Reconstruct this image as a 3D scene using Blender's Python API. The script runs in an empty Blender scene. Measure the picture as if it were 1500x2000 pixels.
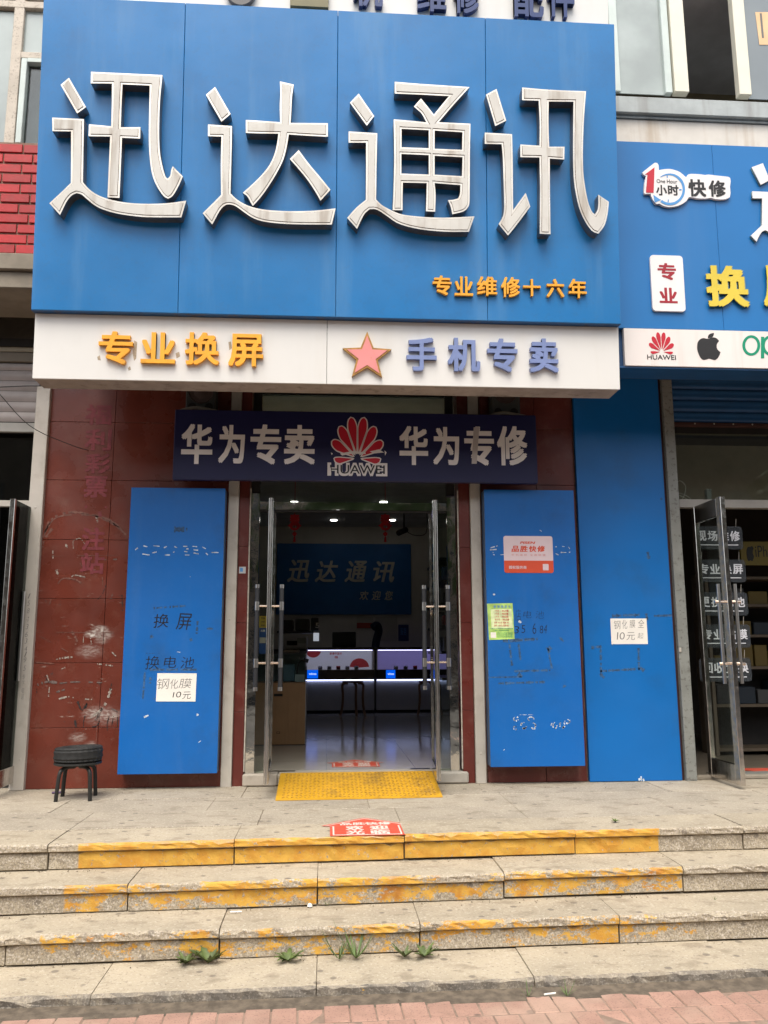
import bpy, bmesh, math, random
from mathutils import Vector, Matrix
random.seed(7)
C = bpy.context.scene.collection
S = bpy.context.scene
# ---------------------------------------------------------------- camera
F_PX, PITCH, YAW, ROLL = 1600.0, 0.16989656, 0.06863452, -0.00330776
CAM = Vector((0.0, -7.3717, 1.125))
cy, sy = math.cos(YAW), math.sin(YAW)
FWD = Vector((sy*math.cos(PITCH), cy*math.cos(PITCH), math.sin(PITCH)))
_r = Vector((cy, -sy, 0)); _u = _r.cross(FWD)
RIGHT = math.cos(ROLL)*_r + math.sin(ROLL)*_u
UP = -math.sin(ROLL)*_r + math.cos(ROLL)*_u
cam = bpy.data.cameras.new('camera'); cam_o = bpy.data.objects.new('camera', cam); C.objects.link(cam_o)
cam.sensor_fit = 'HORIZONTAL'; cam.sensor_width = 36.0; cam.lens = 36.0*F_PX/1500.0
cam.clip_start = 0.05; cam.clip_end = 2000
m = Matrix.Identity(4)
for i in range(3):
    m[i][0] = RIGHT[i]; m[i][1] = UP[i]; m[i][2] = -FWD[i]; m[i][3] = CAM[i]
cam_o.matrix_world = m
S.camera = cam_o
# ---------------------------------------------------------------- light
W = bpy.data.worlds.new('World'); S.world = W; W.use_nodes = True
nt = W.node_tree; nt.nodes.clear()
SUN_EL, SUN_AZ = math.radians(60), math.radians(192)      # azimuth from +Y, clockwise: the sun stands behind the viewer
sky = nt.nodes.new('ShaderNodeTexSky'); sky.sky_type = 'NISHITA'; sky.sun_disc = False
sky.sun_elevation = SUN_EL; sky.sun_rotation = SUN_AZ; sky.air_density = 1.0; sky.dust_density = 3.0; sky.ozone_density = 1.0
hs = nt.nodes.new('ShaderNodeHueSaturation'); hs.inputs['Saturation'].default_value = 0.22
bg = nt.nodes.new('ShaderNodeBackground'); bg.inputs['Strength'].default_value = 0.15
wo = nt.nodes.new('ShaderNodeOutputWorld')
nt.links.new(sky.outputs[0], hs.inputs['Color']); nt.links.new(hs.outputs[0], bg.inputs[0]); nt.links.new(bg.outputs[0], wo.inputs[0])
sl = bpy.data.lights.new('sun', 'SUN'); sl.energy = 1.5; sl.angle = math.radians(38); sl.color = (1.0, 0.91, 0.76)
so = bpy.data.objects.new('sun', sl); C.objects.link(so); so.location = (0, -20, 20)
sd = Vector((math.sin(SUN_AZ)*math.cos(SUN_EL), math.cos(SUN_AZ)*math.cos(SUN_EL), math.sin(SUN_EL)))
so.rotation_euler = sd.to_track_quat('Z', 'Y').to_euler()
S.view_settings.view_transform = 'Standard'; S.view_settings.look = 'None'
S.view_settings.exposure = 1.0; S.view_settings.gamma = 1.0; S.view_settings.use_curve_mapping = False
S.cycles.max_bounces = 10; S.cycles.transparent_max_bounces = 12

# ---------------------------------------------------------------- measuring: a pixel of the photo taken to a real plane
def ray(x, y): return (x-750)/F_PX*RIGHT - (y-1000)/F_PX*UP + FWD
def A(x, y, Y=0.0):
    d = ray(x, y); t = (Y-CAM.y)/d.y; p = CAM + t*d; return p.x, p.z
def G(x, y, Zv=0.0):
    d = ray(x, y); t = (Zv-CAM.z)/d.z; p = CAM + t*d; return p.x, p.y
class Fr:
    """A flat working frame: u right, v up, n out of the surface."""
    def __init__(s, o, v=(0, 0, 1), u=(1, 0, 0)):
        s.o = Vector(o); s.u = Vector(u).normalized(); s.v = Vector(v).normalized(); s.n = s.u.cross(s.v)
        s.m = Matrix(((s.u.x, s.v.x, s.n.x, s.o.x), (s.u.y, s.v.y, s.n.y, s.o.y), (s.u.z, s.v.z, s.n.z, s.o.z), (0, 0, 0, 1)))
    def px(s, x, y, d=0.0):
        r = ray(x, y); q = s.o + d*s.n; t = (q-CAM).dot(s.n)/r.dot(s.n); p = CAM + t*r - s.o
        return p.dot(s.u), p.dot(s.v)
    def rect(s, x0, y0, x1, y1, d=0.0):
        xm, ym = (x0+x1)/2, (y0+y1)/2
        return s.px(x0, ym, d)[0], s.px(x1, ym, d)[0], s.px(xm, y1, d)[1], s.px(xm, y0, d)[1]
def yfr(Y): return Fr((0, Y, 0))

# ---------------------------------------------------------------- materials
MATS = {}
def mat(name, col, rough=0.6, metal=0.0, spec=0.5, vary=0.08, vs=5.0, bump=0.0, bs=150.0, rand=0.0, dirt=None, dirt_amt=0.0, dirt_scale=3.0,
        streak=None, streak_amt=0.0, streak_scale=7.0, speck=None, speck_amt=0.0, speck_scale=300.0, emit=None, emit_s=0.0, coat=0.0, trans=0.0, ior=1.45, extra=None, alpha=1.0, rvary=0.0):
    if name in MATS: return MATS[name]
    M = bpy.data.materials.new(name); M.use_nodes = True; t = M.node_tree; N = t.nodes; L = t.links
    b = N['Principled BSDF']; b.inputs['Roughness'].default_value = rough; b.inputs['Metallic'].default_value = metal
    b.inputs['Specular IOR Level'].default_value = spec; b.inputs['Coat Weight'].default_value = coat
    b.inputs['Transmission Weight'].default_value = trans; b.inputs['IOR'].default_value = ior; b.inputs['Alpha'].default_value = alpha
    pos = N.new('ShaderNodeNewGeometry').outputs['Position']
    def noise(scale, detail=4.0, vec=None, rgh=0.55):
        n = N.new('ShaderNodeTexNoise'); n.inputs['Scale'].default_value = scale; n.inputs['Detail'].default_value = detail; n.inputs['Roughness'].default_value = rgh
        L.new(vec or pos, n.inputs['Vector']); return n.outputs['Fac']
    def stretch(sx, sy_, sz):
        mp = N.new('ShaderNodeMapping'); mp.inputs['Scale'].default_value = (sx, sy_, sz); L.new(pos, mp.inputs['Vector']); return mp.outputs[0]
    def ramp(f, a, b_, c0=0.0, c1=1.0):
        r = N.new('ShaderNodeMapRange'); r.interpolation_type = 'SMOOTHSTEP'
        r.inputs[1].default_value = a; r.inputs[2].default_value = b_; r.inputs[3].default_value = c0; r.inputs[4].default_value = c1
        L.new(f, r.inputs[0]); return r.outputs[0]
    def mix(fac, a, b_, mode='MIX'):
        x = N.new('ShaderNodeMix'); x.data_type = 'RGBA'; x.blend_type = mode
        if isinstance(fac, float): x.inputs[0].default_value = fac
        else: L.new(fac, x.inputs[0])
        for v, i in ((a, 6), (b_, 7)):
            if isinstance(v, tuple): x.inputs[i].default_value = (*v[:3], 1)
            else: L.new(v, x.inputs[i])
        return x.outputs[2]
    def math_(op, a, b_=None):
        x = N.new('ShaderNodeMath'); x.operation = op; x.use_clamp = op in ('MULTIPLY_ADD',)
        for v, i in ((a, 0), (b_, 1)):
            if v is None: continue
            if isinstance(v, (int, float)): x.inputs[i].default_value = v
            else: L.new(v, x.inputs[i])
        return x.outputs[0]
    lo = tuple(c*(1-vary) for c in col[:3]); hi = tuple(min(1, c*(1+vary)) for c in col[:3])
    c = mix(ramp(noise(vs), 0.3, 0.7), lo, hi) if vary > 0 else None
    if c is None:
        rgb = N.new('ShaderNodeRGB'); rgb.outputs[0].default_value = (*col[:3], 1); c = rgb.outputs[0]
    if rand > 0:
        oi = N.new('ShaderNodeObjectInfo'); c = mix(1.0, c, mix(oi.outputs['Random'], (1-rand,)*3, (1+rand,)*3), 'MULTIPLY')
    if speck: c = mix(ramp(noise(speck_scale, 2.0), 0.56, 0.66, 0, speck_amt), c, speck)
    if dirt: c = mix(ramp(noise(dirt_scale, 8.0, None, 0.65), 0.5, 0.75, 0, dirt_amt), c, dirt)
    if streak: c = mix(ramp(noise(streak_scale, 5.0, stretch(1, 1, 0.07)), 0.5, 0.70, 0, streak_amt), c, streak)
    api = dict(N=N, L=L, noise=noise, ramp=ramp, mix=mix, math=math_, pos=pos, stretch=stretch, bsdf=b)
    if extra: c = extra(c, api)
    L.new(c, b.inputs['Base Color'])
    if rvary > 0: L.new(ramp(noise(vs*1.7, 6.0), 0.3, 0.7, max(0, rough-rvary), min(1, rough+rvary)), b.inputs['Roughness'])
    if emit:
        b.inputs['Emission Color'].default_value = (*emit[:3], 1); b.inputs['Emission Strength'].default_value = emit_s
    if bump > 0:
        bn = N.new('ShaderNodeBump'); bn.inputs['Strength'].default_value = 1.0; bn.inputs['Distance'].default_value = bump
        L.new(noise(bs, 5.0), bn.inputs['Height']); L.new(bn.outputs[0], b.inputs['Normal'])
    MATS[name] = M; return M
def srgb(r, g, b): return tuple(((v/255)/12.92 if v/255 <= 0.04045 else ((v/255+0.055)/1.055)**2.4) for v in (r, g, b))
def flat(name, col, rough=0.5, **k): return mat(name, col, rough, vary=k.pop('vary', 0.03), **k)

# ---------------------------------------------------------------- objects
BASE = {}; WM = {}
def thing(name, label, cat, loc=(0, 0, 0), group=None):
    o = bpy.data.objects.new(name, None); C.objects.link(o); o.location = loc; o.empty_display_size = 0.1
    o['label'] = label; o['category'] = cat
    if group: o['group'] = group
    BASE[o] = Vector(loc); return o
def structure(name, loc=(0, 0, 0), label=None):
    o = bpy.data.objects.new(name, None); C.objects.link(o); o.location = loc; o.empty_display_size = 0.1
    o['kind'] = 'structure'; BASE[o] = Vector(loc)
    if label: o['label'] = label
    return o
def tag(o, label, cat, group=None):
    o['label'] = label; o['category'] = cat
    if group: o['group'] = group
    return o
def link(name, me, parent=None, at=None, matr=None):
    """Link a mesh; `at` is its world position (mesh local), `matr` a full world matrix."""
    o = bpy.data.objects.new(name, me); C.objects.link(o)
    w = matr if matr is not None else Matrix.Translation(Vector(at) if at is not None else Vector((0, 0, 0)))
    WM[o] = w
    if parent is not None:
        o.parent = parent; pb = BASE[parent]
        o.matrix_local = Matrix.Translation(-pb) @ w
        # children of parts need the part's own world origin
        BASE[o] = w.to_translation()
        if matr is not None: BASE[o] = None
    else:
        o.matrix_world = w; BASE[o] = w.to_translation()
    return o
def shade(me, ang=35):
    for p in me.polygons: p.use_smooth = True
    try: me.set_sharp_from_angle(angle=math.radians(ang))
    except Exception: pass
def mesh(name, verts, faces, mt, smooth=False):
    me = bpy.data.meshes.new(name); me.from_pydata([tuple(v) for v in verts], [], faces); me.validate(); me.update()
    if mt: me.materials.append(mt)
    if smooth: shade(me)
    return me
class MB:
    """Collects shapes in world coordinates, then links them as one mesh."""
    def __init__(s): s.v = []; s.f = []
    def add(s, vs, fs):
        k = len(s.v); s.v += [Vector(v) for v in vs]; s.f += [tuple(i+k for i in f) for f in fs]; return s
    def box(s, x0, x1, y0, y1, z0, z1):
        vs = [(x, y, z) for z in (z0, z1) for y in (y0, y1) for x in (x0, x1)]
        return s.add(vs, [(0, 2, 3, 1), (4, 5, 7, 6), (0, 1, 5, 4), (2, 6, 7, 3), (0, 4, 6, 2), (1, 3, 7, 5)])
    def obox(s, c, ax, ay, az):
        c, ax, ay, az = map(Vector, (c, ax, ay, az))
        vs = [c+i*ax+j*ay+k*az for k in (-1, 1) for j in (-1, 1) for i in (-1, 1)]
        return s.add(vs, [(0, 2, 3, 1), (4, 5, 7, 6), (0, 1, 5, 4), (2, 6, 7, 3), (0, 4, 6, 2), (1, 3, 7, 5)])
    def tube(s, pts, r, seg=8, sub=0, r2=None, closed=False):
        pts = [Vector(p) for p in pts]
        if sub: pts = smooth_line(pts, sub)
        k = len(s.v); n = len(pts); up = None
        for i, p in enumerate(pts):
            d = (pts[min(i+1, n-1)]-pts[max(i-1, 0)]).normalized()
            if up is None: up = d.orthogonal().normalized()
            up = (up - d*up.dot(d)).normalized(); sd_ = d.cross(up); rr = r if r2 is None else r+(r2-r)*i/(n-1)
            s.v += [p + rr*(math.cos(a)*up+math.sin(a)*sd_) for a in (2*math.pi*j/seg for j in range(seg))]
        for i in range(n-1):
            for j in range(seg):
                a, b = k+i*seg+j, k+i*seg+(j+1) % seg; s.f.append((a, b, b+seg, a+seg))
        s.f.append(tuple(k+j for j in reversed(range(seg)))); s.f.append(tuple(k+(n-1)*seg+j for j in range(seg)))
        return s
    def lathe(s, c, prof, seg=24, axis='z'):
        k = len(s.v); c = Vector(c); n = len(prof)
        for r, h in prof:
            for j in range(seg):
                a = 2*math.pi*j/seg; q = (r*math.cos(a), r*math.sin(a), h)
                if axis == 'y': q = (q[0], q[2], q[1])
                s.v.append(c+Vector(q))
        for i in range(n-1):
            for j in range(seg):
                a, b = k+i*seg+j, k+i*seg+(j+1) % seg; s.f.append((a, b, b+seg, a+seg) if axis == 'z' else (a, a+seg, b+seg, b))
        s.f.append(tuple(k+j for j in range(seg))); s.f.append(tuple(k+(n-1)*seg+j for j in reversed(range(seg))))
        return s
    def build(s, name, mt, parent=None, smooth=False, bevel=0.0, base=None):
        if base is None:
            base = Vector(((min(v.x for v in s.v)+max(v.x for v in s.v))/2, (min(v.y for v in s.v)+max(v.y for v in s.v))/2, min(v.z for v in s.v)))
        base = Vector(base)
        me = mesh(name, [v-base for v in s.v], s.f, mt)
        if bevel > 0:
            bm = bmesh.new(); bm.from_mesh(me); bmesh.ops.recalc_face_normals(bm, faces=bm.faces)
            ed = [e for e in bm.edges if len(e.link_faces) == 2 and e.calc_face_angle(0) > 0.6]
            bmesh.ops.bevel(bm, geom=ed, offset=bevel, segments=1, affect='EDGES', clamp_overlap=True); bm.to_mesh(me); bm.free()
        else:
            bm = bmesh.new(); bm.from_mesh(me); bmesh.ops.recalc_face_normals(bm, faces=bm.faces); bm.to_mesh(me); bm.free()
        if smooth: shade(me)
        return link(name, me, parent, base)
def smooth_line(pts, sub=4, closed=False, corner=None):
    n = len(pts); out = []
    for i in range(n if closed else n-1):
        p1, p2 = pts[i], pts[(i+1) % n]
        p0 = pts[i-1] if (closed or i > 0) else p1; p3 = pts[(i+2) % n] if (closed or i+2 < n) else p2
        if corner is not None:
            if corner[i]: p0 = p1 - (p2-p1)
            if corner[(i+1) % n]: p3 = p2 + (p2-p1)
        for k in range(sub):
            t = k/sub
            out.append(0.5*((2*p1)+(p2-p0)*t+(2*p0-5*p1+4*p2-p3)*t*t+(3*p1-p0-3*p2+p3)*t*t*t))
    if not closed: out.append(pts[-1])
    return out
BOXES = {}
def piece(name, x0, x1, y0, y1, z0, z1, mt, parent=None, bev=0.003):
    """One bevelled block; blocks of the same size and material share their mesh."""
    d = (round(x1-x0, 4), round(y1-y0, 4), round(z1-z0, 4)); key = (d, mt.name, bev)
    if key not in BOXES:
        b = MB().box(-d[0]/2, d[0]/2, -d[1]/2, d[1]/2, -d[2]/2, d[2]/2)
        me = mesh(name, b.v, b.f, mt)
        if bev > 0:
            bm = bmesh.new(); bm.from_mesh(me)
            bmesh.ops.bevel(bm, geom=bm.edges[:], offset=bev, segments=1, affect='EDGES', clamp_overlap=True); bm.to_mesh(me); bm.free()
        BOXES[key] = me
    return link(name, BOXES[key], parent, ((x0+x1)/2, (y0+y1)/2, (z0+z1)/2))
def fbox(fr, name, a0, a1, b0, b1, d0, d1, mt, parent=None, bev=0.0):
    """A block on a tilted frame."""
    b = MB().box(-(a1-a0)/2, (a1-a0)/2, -(b1-b0)/2, (b1-b0)/2, -(d1-d0)/2, (d1-d0)/2)
    me = mesh(name, b.v, b.f, mt)
    if bev > 0:
        bm = bmesh.new(); bm.from_mesh(me); bmesh.ops.bevel(bm, geom=bm.edges[:], offset=bev, segments=1, affect='EDGES', clamp_overlap=True); bm.to_mesh(me); bm.free()
    return link(name, me, parent, matr=fr.m @ Matrix.Translation(((a0+a1)/2, (b0+b1)/2, (d0+d1)/2)))
def sub(o, name, me, w):
    """A sub-part under a part: placed by its world matrix."""
    s = bpy.data.objects.new(name, me); C.objects.link(s); s.parent = o
    pw = WM[o]; WM[s] = w
    s.matrix_local = pw.inverted() @ w; BASE[s] = None
    return s
def curve_mesh(name, loops, depth, mt, off=0.0, sub_=0, bevel=0.0):
    """Filled outline (first loop outer, others holes) given as 2-D points, extruded from 0 to depth along local z."""
    cu = bpy.data.curves.new('outline', 'CURVE'); cu.dimensions = '2D'; cu.fill_mode = 'BOTH'; cu.extrude = depth/2; cu.offset = off
    cu.bevel_depth = bevel
    for lp in loops:
        pts = [Vector((p[0], p[1], 0)) for p in lp]
        if sub_:
            n = len(pts); cor = []
            for i in range(n):
                a = (pts[i]-pts[i-1]); b = (pts[(i+1) % n]-pts[i])
                cor.append(a.length < 1e-9 or b.length < 1e-9 or a.angle(b) > math.radians(38))
            pts = smooth_line(pts, sub_, True, cor)
        sp = cu.splines.new('POLY'); sp.points.add(len(pts)-1); sp.use_cyclic_u = True
        for q, p in zip(sp.points, pts): q.co = (p.x, p.y, 0, 1)
    o = bpy.data.objects.new('outline', cu); me = bpy.data.meshes.new_from_object(o)
    me.name = name; bpy.data.objects.remove(o); bpy.data.curves.remove(cu)
    me.transform(Matrix.Translation((0, 0, depth/2)))
    me.materials.clear(); me.materials.append(mt); return me
TXT = {}
def glyph(s, bold, shear=0.0, thick=True):
    """Outline of a word from Blender's own font: flat mesh scaled to the unit square later."""
    k = (s, bold, shear, thick)
    if k not in TXT:
        cu = bpy.data.curves.new('word', 'FONT'); cu.body = s; cu.offset = min(0.0, bold); cu.shear = shear; cu.fill_mode = 'BOTH' if thick else 'FRONT'
        cu.extrude = 0.5 if thick else 0.0; cu.resolution_u = 3
        o = bpy.data.objects.new('word', cu); me = bpy.data.meshes.new_from_object(o)
        vs = [v.co.copy() for v in me.vertices]; fs = [tuple(p.vertices) for p in me.polygons]
        if bold > 0:          # heavier strokes: the outline repeated around a small square, each copy a hair further out
            v0, f0_ = vs, fs; vs, fs = [], []
            for i, (kx, ky) in enumerate(((0, 0), (1, 1), (-1, 1), (-1, -1), (1, -1))+(((.5, .5), (-.5, .5), (-.5, -.5), (.5, -.5), (1, 0), (-1, 0), (0, 1), (0, -1)) if bold > 0.045 else ())):
                k0 = len(vs); vs += [Vector((v.x+kx*bold, v.y+ky*bold*0.8, v.z+(i*0.004 if v.z > 0 or not thick else 0))) for v in v0]; fs += [tuple(a+k0 for a in f) for f in f0_]
        x0, x1 = min(v.x for v in vs), max(v.x for v in vs); y0, y1 = min(v.y for v in vs), max(v.y for v in vs)
        TXT[k] = ([Vector(((v.x-x0)/(x1-x0)-0.5, (v.y-y0)/(y1-y0)-0.5, v.z+(0.5 if thick else 0))) for v in vs], fs)
        bpy.data.objects.remove(o); bpy.data.curves.remove(cu); bpy.data.meshes.remove(me)
    return TXT[k]
def word(fr, name, s, rect, d0, depth, mt, parent=None, bold=0.02, shear=0.0, rot=0.0, sharp=True):
    """Lettering filling a rectangle of a frame, standing from d0 to d0+depth."""
    a0, a1, b0, b1 = rect; vs, fs = glyph(s, bold, shear, depth > 0)
    w, h = a1-a0, b1-b0
    me = mesh(name, [(v.x*w, v.y*h, v.z*max(depth, 0.0)) for v in vs], fs, mt)
    w_ = fr.m @ Matrix.Translation(((a0+a1)/2, (b0+b1)/2, d0)) @ Matrix.Rotation(rot, 4, 'Z')
    if parent is not None and BASE.get(parent, 0) is None: return sub(parent, name, me, w_)
    return link(name, me, parent, matr=w_)
def words(fr, name, s, boxes, d0, depth, mt, parent, bold=0.02, dpx=None, shear=0.0):
    dd = d0+depth if dpx is None else dpx
    return [word(fr, name, ch, fr.rect(*bx, d=dd), d0, depth, mt, parent, bold, shear) for ch, bx in zip(s, boxes)]
def shape(fr, name, loops, d0, depth, mt, parent=None, off=0.0, sub_=0, smooth=False):
    """An outline in frame coordinates built standing on the frame."""
    cx = sum(p[0] for p in loops[0])/len(loops[0]); cy_ = sum(p[1] for p in loops[0])/len(loops[0])
    me = curve_mesh(name, [[(p[0]-cx, p[1]-cy_) for p in lp] for lp in loops], depth, mt, off, sub_)
    if smooth: shade(me, 30)
    w_ = fr.m @ Matrix.Translation((cx, cy_, d0))
    if parent is not None and BASE.get(parent, 0) is None: return sub(parent, name, me, w_)
    return link(name, me, parent, matr=w_)
def pxl(fr, pts, ox, oy, sc, d=0.0): return [fr.px(ox+x/sc, oy+y/sc, d) for x, y in pts]
def rrect(a0, a1, b0, b1, r, n=5):
    out = []
    for (cx, cy_, s0) in ((a1-r, b1-r, 0), (a0+r, b1-r, 90), (a0+r, b0+r, 180), (a1-r, b0+r, 270)):
        for k in range(n+1):
            a = math.radians(s0+90*k/n); out.append((cx+r*math.cos(a), cy_+r*math.sin(a)))
    return out
def grow(lp, d):
    """An outline moved outwards by d."""
    ar = sum(p[0]*q[1]-q[0]*p[1] for p, q in zip(lp, lp[1:]+lp[:1])); sg = 1 if ar > 0 else -1; out = []; n = len(lp)
    for i in range(n):
        a, b, c = lp[i-1], lp[i], lp[(i+1) % n]; d1 = Vector((b[0]-a[0], b[1]-a[1])); d2 = Vector((c[0]-b[0], c[1]-b[1]))
        if d1.length < 1e-9 or d2.length < 1e-9: continue
        d1.normalize(); d2.normalize(); nn = Vector((d1.y+d2.y, -d1.x-d2.x))
        if nn.length < 1e-6: nn = Vector((d1.x, d1.y))
        nn.normalize(); out.append((b[0]+sg*nn.x*d, b[1]+sg*nn.y*d))
    return out
def petals(cx, cy_, w, h):
    """Eight petals fanning from the foot of an emblem; cx, cy_ = middle of the foot."""
    out = []
    for sgn in (-1, 1):
        for ang, ln, wd in ((13, 1.0, 0.285), (39, 0.96, 0.275), (65, 0.93, 0.235), (90, 0.76, 0.20)):
            a = math.radians(ang); pr = []
            for k in range(25):
                t = k/24; wk = (t/0.68)**0.95 if t < 0.68 else math.sqrt(max(0, 1-((t-0.68)/0.32)**2.2)); pr.append((0.13+t*(ln-0.13), wd*0.5*wk))
            lp = [(l, q) for l, q in pr] + [(l, -q) for l, q in reversed(pr[1:-1])]
            if ang == 90: lp = [(l, q*1.15 if q < 0 else q*0.25) for l, q in lp]
            pts = []
            for l, q in lp:
                x = math.sin(a)*l + math.cos(a)*(-q); y = math.cos(a)*l + math.sin(a)*q
                pts.append((cx+sgn*x*w/1.86, cy_+0.07*h+y*h/1.02))
            out.append(pts if sgn > 0 else pts[::-1])
    return out
# ================================================================ materials of the place
RUST = srgb(110, 75, 45)
BLUE = (0.013, 0.168, 0.44)
m_sign = mat('sign_blue_sheet', BLUE, 0.36, vary=0.07, vs=1.2, streak=(0.10, 0.25, 0.46), streak_amt=0.42, streak_scale=3.6, bump=0.004, bs=1.6, rvary=0.08, dirt=(0.02, 0.10, 0.26), dirt_amt=0.4, dirt_scale=1.3, speck=(0.05, 0.12, 0.22), speck_amt=0.12, speck_scale=34)
m_sign2 = mat('sign_blue_sheet_newer', (0.009, 0.150, 0.42), 0.34, vary=0.06, vs=1.0, streak=(0.08, 0.2, 0.42), streak_amt=0.18, streak_scale=3.5, rvary=0.05, bump=0.0005, bs=2.0)
m_box = mat('panel_blue_sheet', (0.003, 0.112, 0.40), 0.42, vary=0.05, vs=1.6, dirt=(0.02, 0.06, 0.14), dirt_amt=0.35, dirt_scale=2.3, streak=(0.05, 0.15, 0.38), streak_amt=0.15, rvary=0.05, speck=(0.1, 0.2, 0.42), speck_amt=0.04, speck_scale=40, bump=0.0005, bs=3)
m_flatblue = mat('cladding_blue_sheet', (0.003, 0.125, 0.41), 0.4, vary=0.05, vs=1.3, dirt=(0.02, 0.07, 0.15), dirt_amt=0.3, dirt_scale=2.0, rvary=0.05, bump=0.0006, bs=2)
m_boxside = mat('panel_grey_side', (0.07, 0.11, 0.2), 0.5, vary=0.15)
m_white = mat('sign_white_sheet', (0.72, 0.705, 0.68), 0.42, vary=0.02, vs=2, dirt=(0.52, 0.47, 0.40), dirt_amt=0.10, dirt_scale=3.2, streak=(0.5, 0.44, 0.36), streak_amt=0.10, streak_scale=6)
m_white2 = mat('sign_pinkish_white_sheet', (0.76, 0.70, 0.67), 0.42, vary=0.03, vs=2, streak=(0.5, 0.42, 0.36), streak_amt=0.3, streak_scale=8)
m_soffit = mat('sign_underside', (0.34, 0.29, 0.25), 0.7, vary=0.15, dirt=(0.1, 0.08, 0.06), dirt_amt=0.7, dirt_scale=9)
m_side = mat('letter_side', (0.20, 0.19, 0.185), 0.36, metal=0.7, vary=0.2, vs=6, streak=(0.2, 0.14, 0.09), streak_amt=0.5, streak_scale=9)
m_steel = mat('letter_steel', (0.60, 0.555, 0.49), 0.32, metal=1.0, vary=0.1, vs=6, streak=(0.35, 0.27, 0.2), streak_amt=0.35, streak_scale=9, rvary=0.08)
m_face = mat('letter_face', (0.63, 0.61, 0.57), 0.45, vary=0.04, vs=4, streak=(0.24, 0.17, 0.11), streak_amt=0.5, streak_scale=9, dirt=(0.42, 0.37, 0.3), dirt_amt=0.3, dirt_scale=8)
m_groove = mat('letter_groove', (0.20, 0.145, 0.11), 0.8, vary=0.4, vs=20)
m_orange = mat('letter_orange', srgb(238, 168, 50), 0.45, vary=0.07, dirt=(0.25, 0.13, 0.03), dirt_amt=0.35, dirt_scale=14)
m_periw = mat('letter_periwinkle', srgb(120, 135, 180), 0.45, vary=0.06, dirt=(0.1, 0.12, 0.2), dirt_amt=0.3, dirt_scale=10)
m_pink = mat('star_pink', srgb(222, 140, 138), 0.55, vary=0.05, dirt=srgb(190, 140, 70), dirt_amt=0.9, dirt_scale=11)
m_gold = mat('star_gold_edge', srgb(168, 125, 62), 0.6, vary=0.25, vs=25)
m_navy = mat('banner_navy', (0.006, 0.006, 0.048), 0.5, vary=0.06, vs=2, bump=0.0012, bs=5)
m_print = mat('print_white', (0.70, 0.66, 0.64), 0.5, vary=0.05)
m_red = mat('print_red', (0.50, 0.012, 0.03), 0.45, vary=0.05)
m_black = flat('print_black', (0.016, 0.015, 0.016), 0.5)
m_dkred = flat('print_dark_red', (0.33, 0.012, 0.025), 0.5)
m_yellow = mat('letter_yellow', srgb(214, 190, 66), 0.45, vary=0.04)
m_skyb = flat('print_sky_blue', srgb(80, 145, 205), 0.5)
m_green = flat('print_green', srgb(0, 138, 104), 0.5)
m_lwhite = mat('letter_white_board', (0.78, 0.75, 0.75), 0.45, vary=0.03)
m_foam = flat('letter_board_edge', srgb(120, 140, 135), 0.7)
# polished red granite cladding, scraped and sprayed
BLOBS = [(-2.05, 1.29, .045, .95), (-1.98, 1.33, .05, .75), (-1.945, 1.285, .06, .45), (-1.96, 1.24, .05, .35), (-2.06, 1.145, .085, .35), (-1.93, .60, .12, .25), (-1.70, .42, .05, .8), (-1.66, .53, .035, .6),
         (-2.12, .42, .055, .35), (-2.0, .36, .04, .35), (-1.66, .86, .045, .5), (-1.99, .62, .07, .4), (-1.85, 0.60, .07, .4)]
def scuffs(c, a):
    N, L = a['N'], a['L']
    fine = a['noise'](38.0, 8.0, a['stretch'](0.6, 1, 1.5)); f2 = a['ramp'](fine, 0.42, 0.6)
    for x, z, r, amt in BLOBS:
        d = N.new('ShaderNodeVectorMath'); d.operation = 'MULTIPLY_ADD'; L.new(a['pos'], d.inputs[0])
        d.inputs[1].default_value = (0.7/r, 0, 1.3/r); d.inputs[2].default_value = (-x*0.7/r, 0, -z*1.3/r)
        ln = N.new('ShaderNodeVectorMath'); ln.operation = 'LENGTH'; L.new(d.outputs[0], ln.inputs[0])
        q = a['ramp'](ln.outputs['Value'], 0.25, 1.25, amt, 0.0)
        q = a['math']('MULTIPLY', q, a['math']('ADD', a['math']('MULTIPLY', f2, 0.75), 0.25))
        c = a['mix'](q, c, (0.62, 0.58, 0.53))
    z = N.new('ShaderNodeSeparateXYZ'); L.new(a['pos'], z.inputs[0])
    band = a['math']('MULTIPLY', a['ramp'](z.outputs[2], 0.12, 0.4), a['ramp'](z.outputs[2], 1.75, 2.15, 1, 0))
    s1 = a['ramp'](a['noise'](13.0, 9.0, a['stretch'](0.5, 1, 2.0), 0.7), 0.585, 0.66)
    s2 = a['ramp'](a['noise'](4.0, 3.0), 0.45, 0.62)
    c = a['mix'](a['math']('MULTIPLY', a['math']('MULTIPLY', s1, s2), a['math']('MULTIPLY', band, 0.55)), c, (0.50, 0.44, 0.38))
    s3 = a['ramp'](a['noise'](17.0, 8.0, a['stretch'](1.1, 1, 0.7), 0.7), 0.60, 0.68)
    c = a['mix'](a['math']('MULTIPLY', a['math']('MULTIPLY', s3, s2), a['math']('MULTIPLY', band, 0.7)), c, (0.05, 0.05, 0.05))
    return c
m_granite = mat('granite_red', (0.140, 0.031, 0.019), 0.30, vary=0.16, vs=2.2, rand=0.06, speck=(0.07, 0.02, 0.015), speck_amt=0.6, speck_scale=240, dirt=(0.20, 0.10, 0.075), dirt_amt=0.4, dirt_scale=3.5, extra=scuffs, rvary=0.1)
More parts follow.
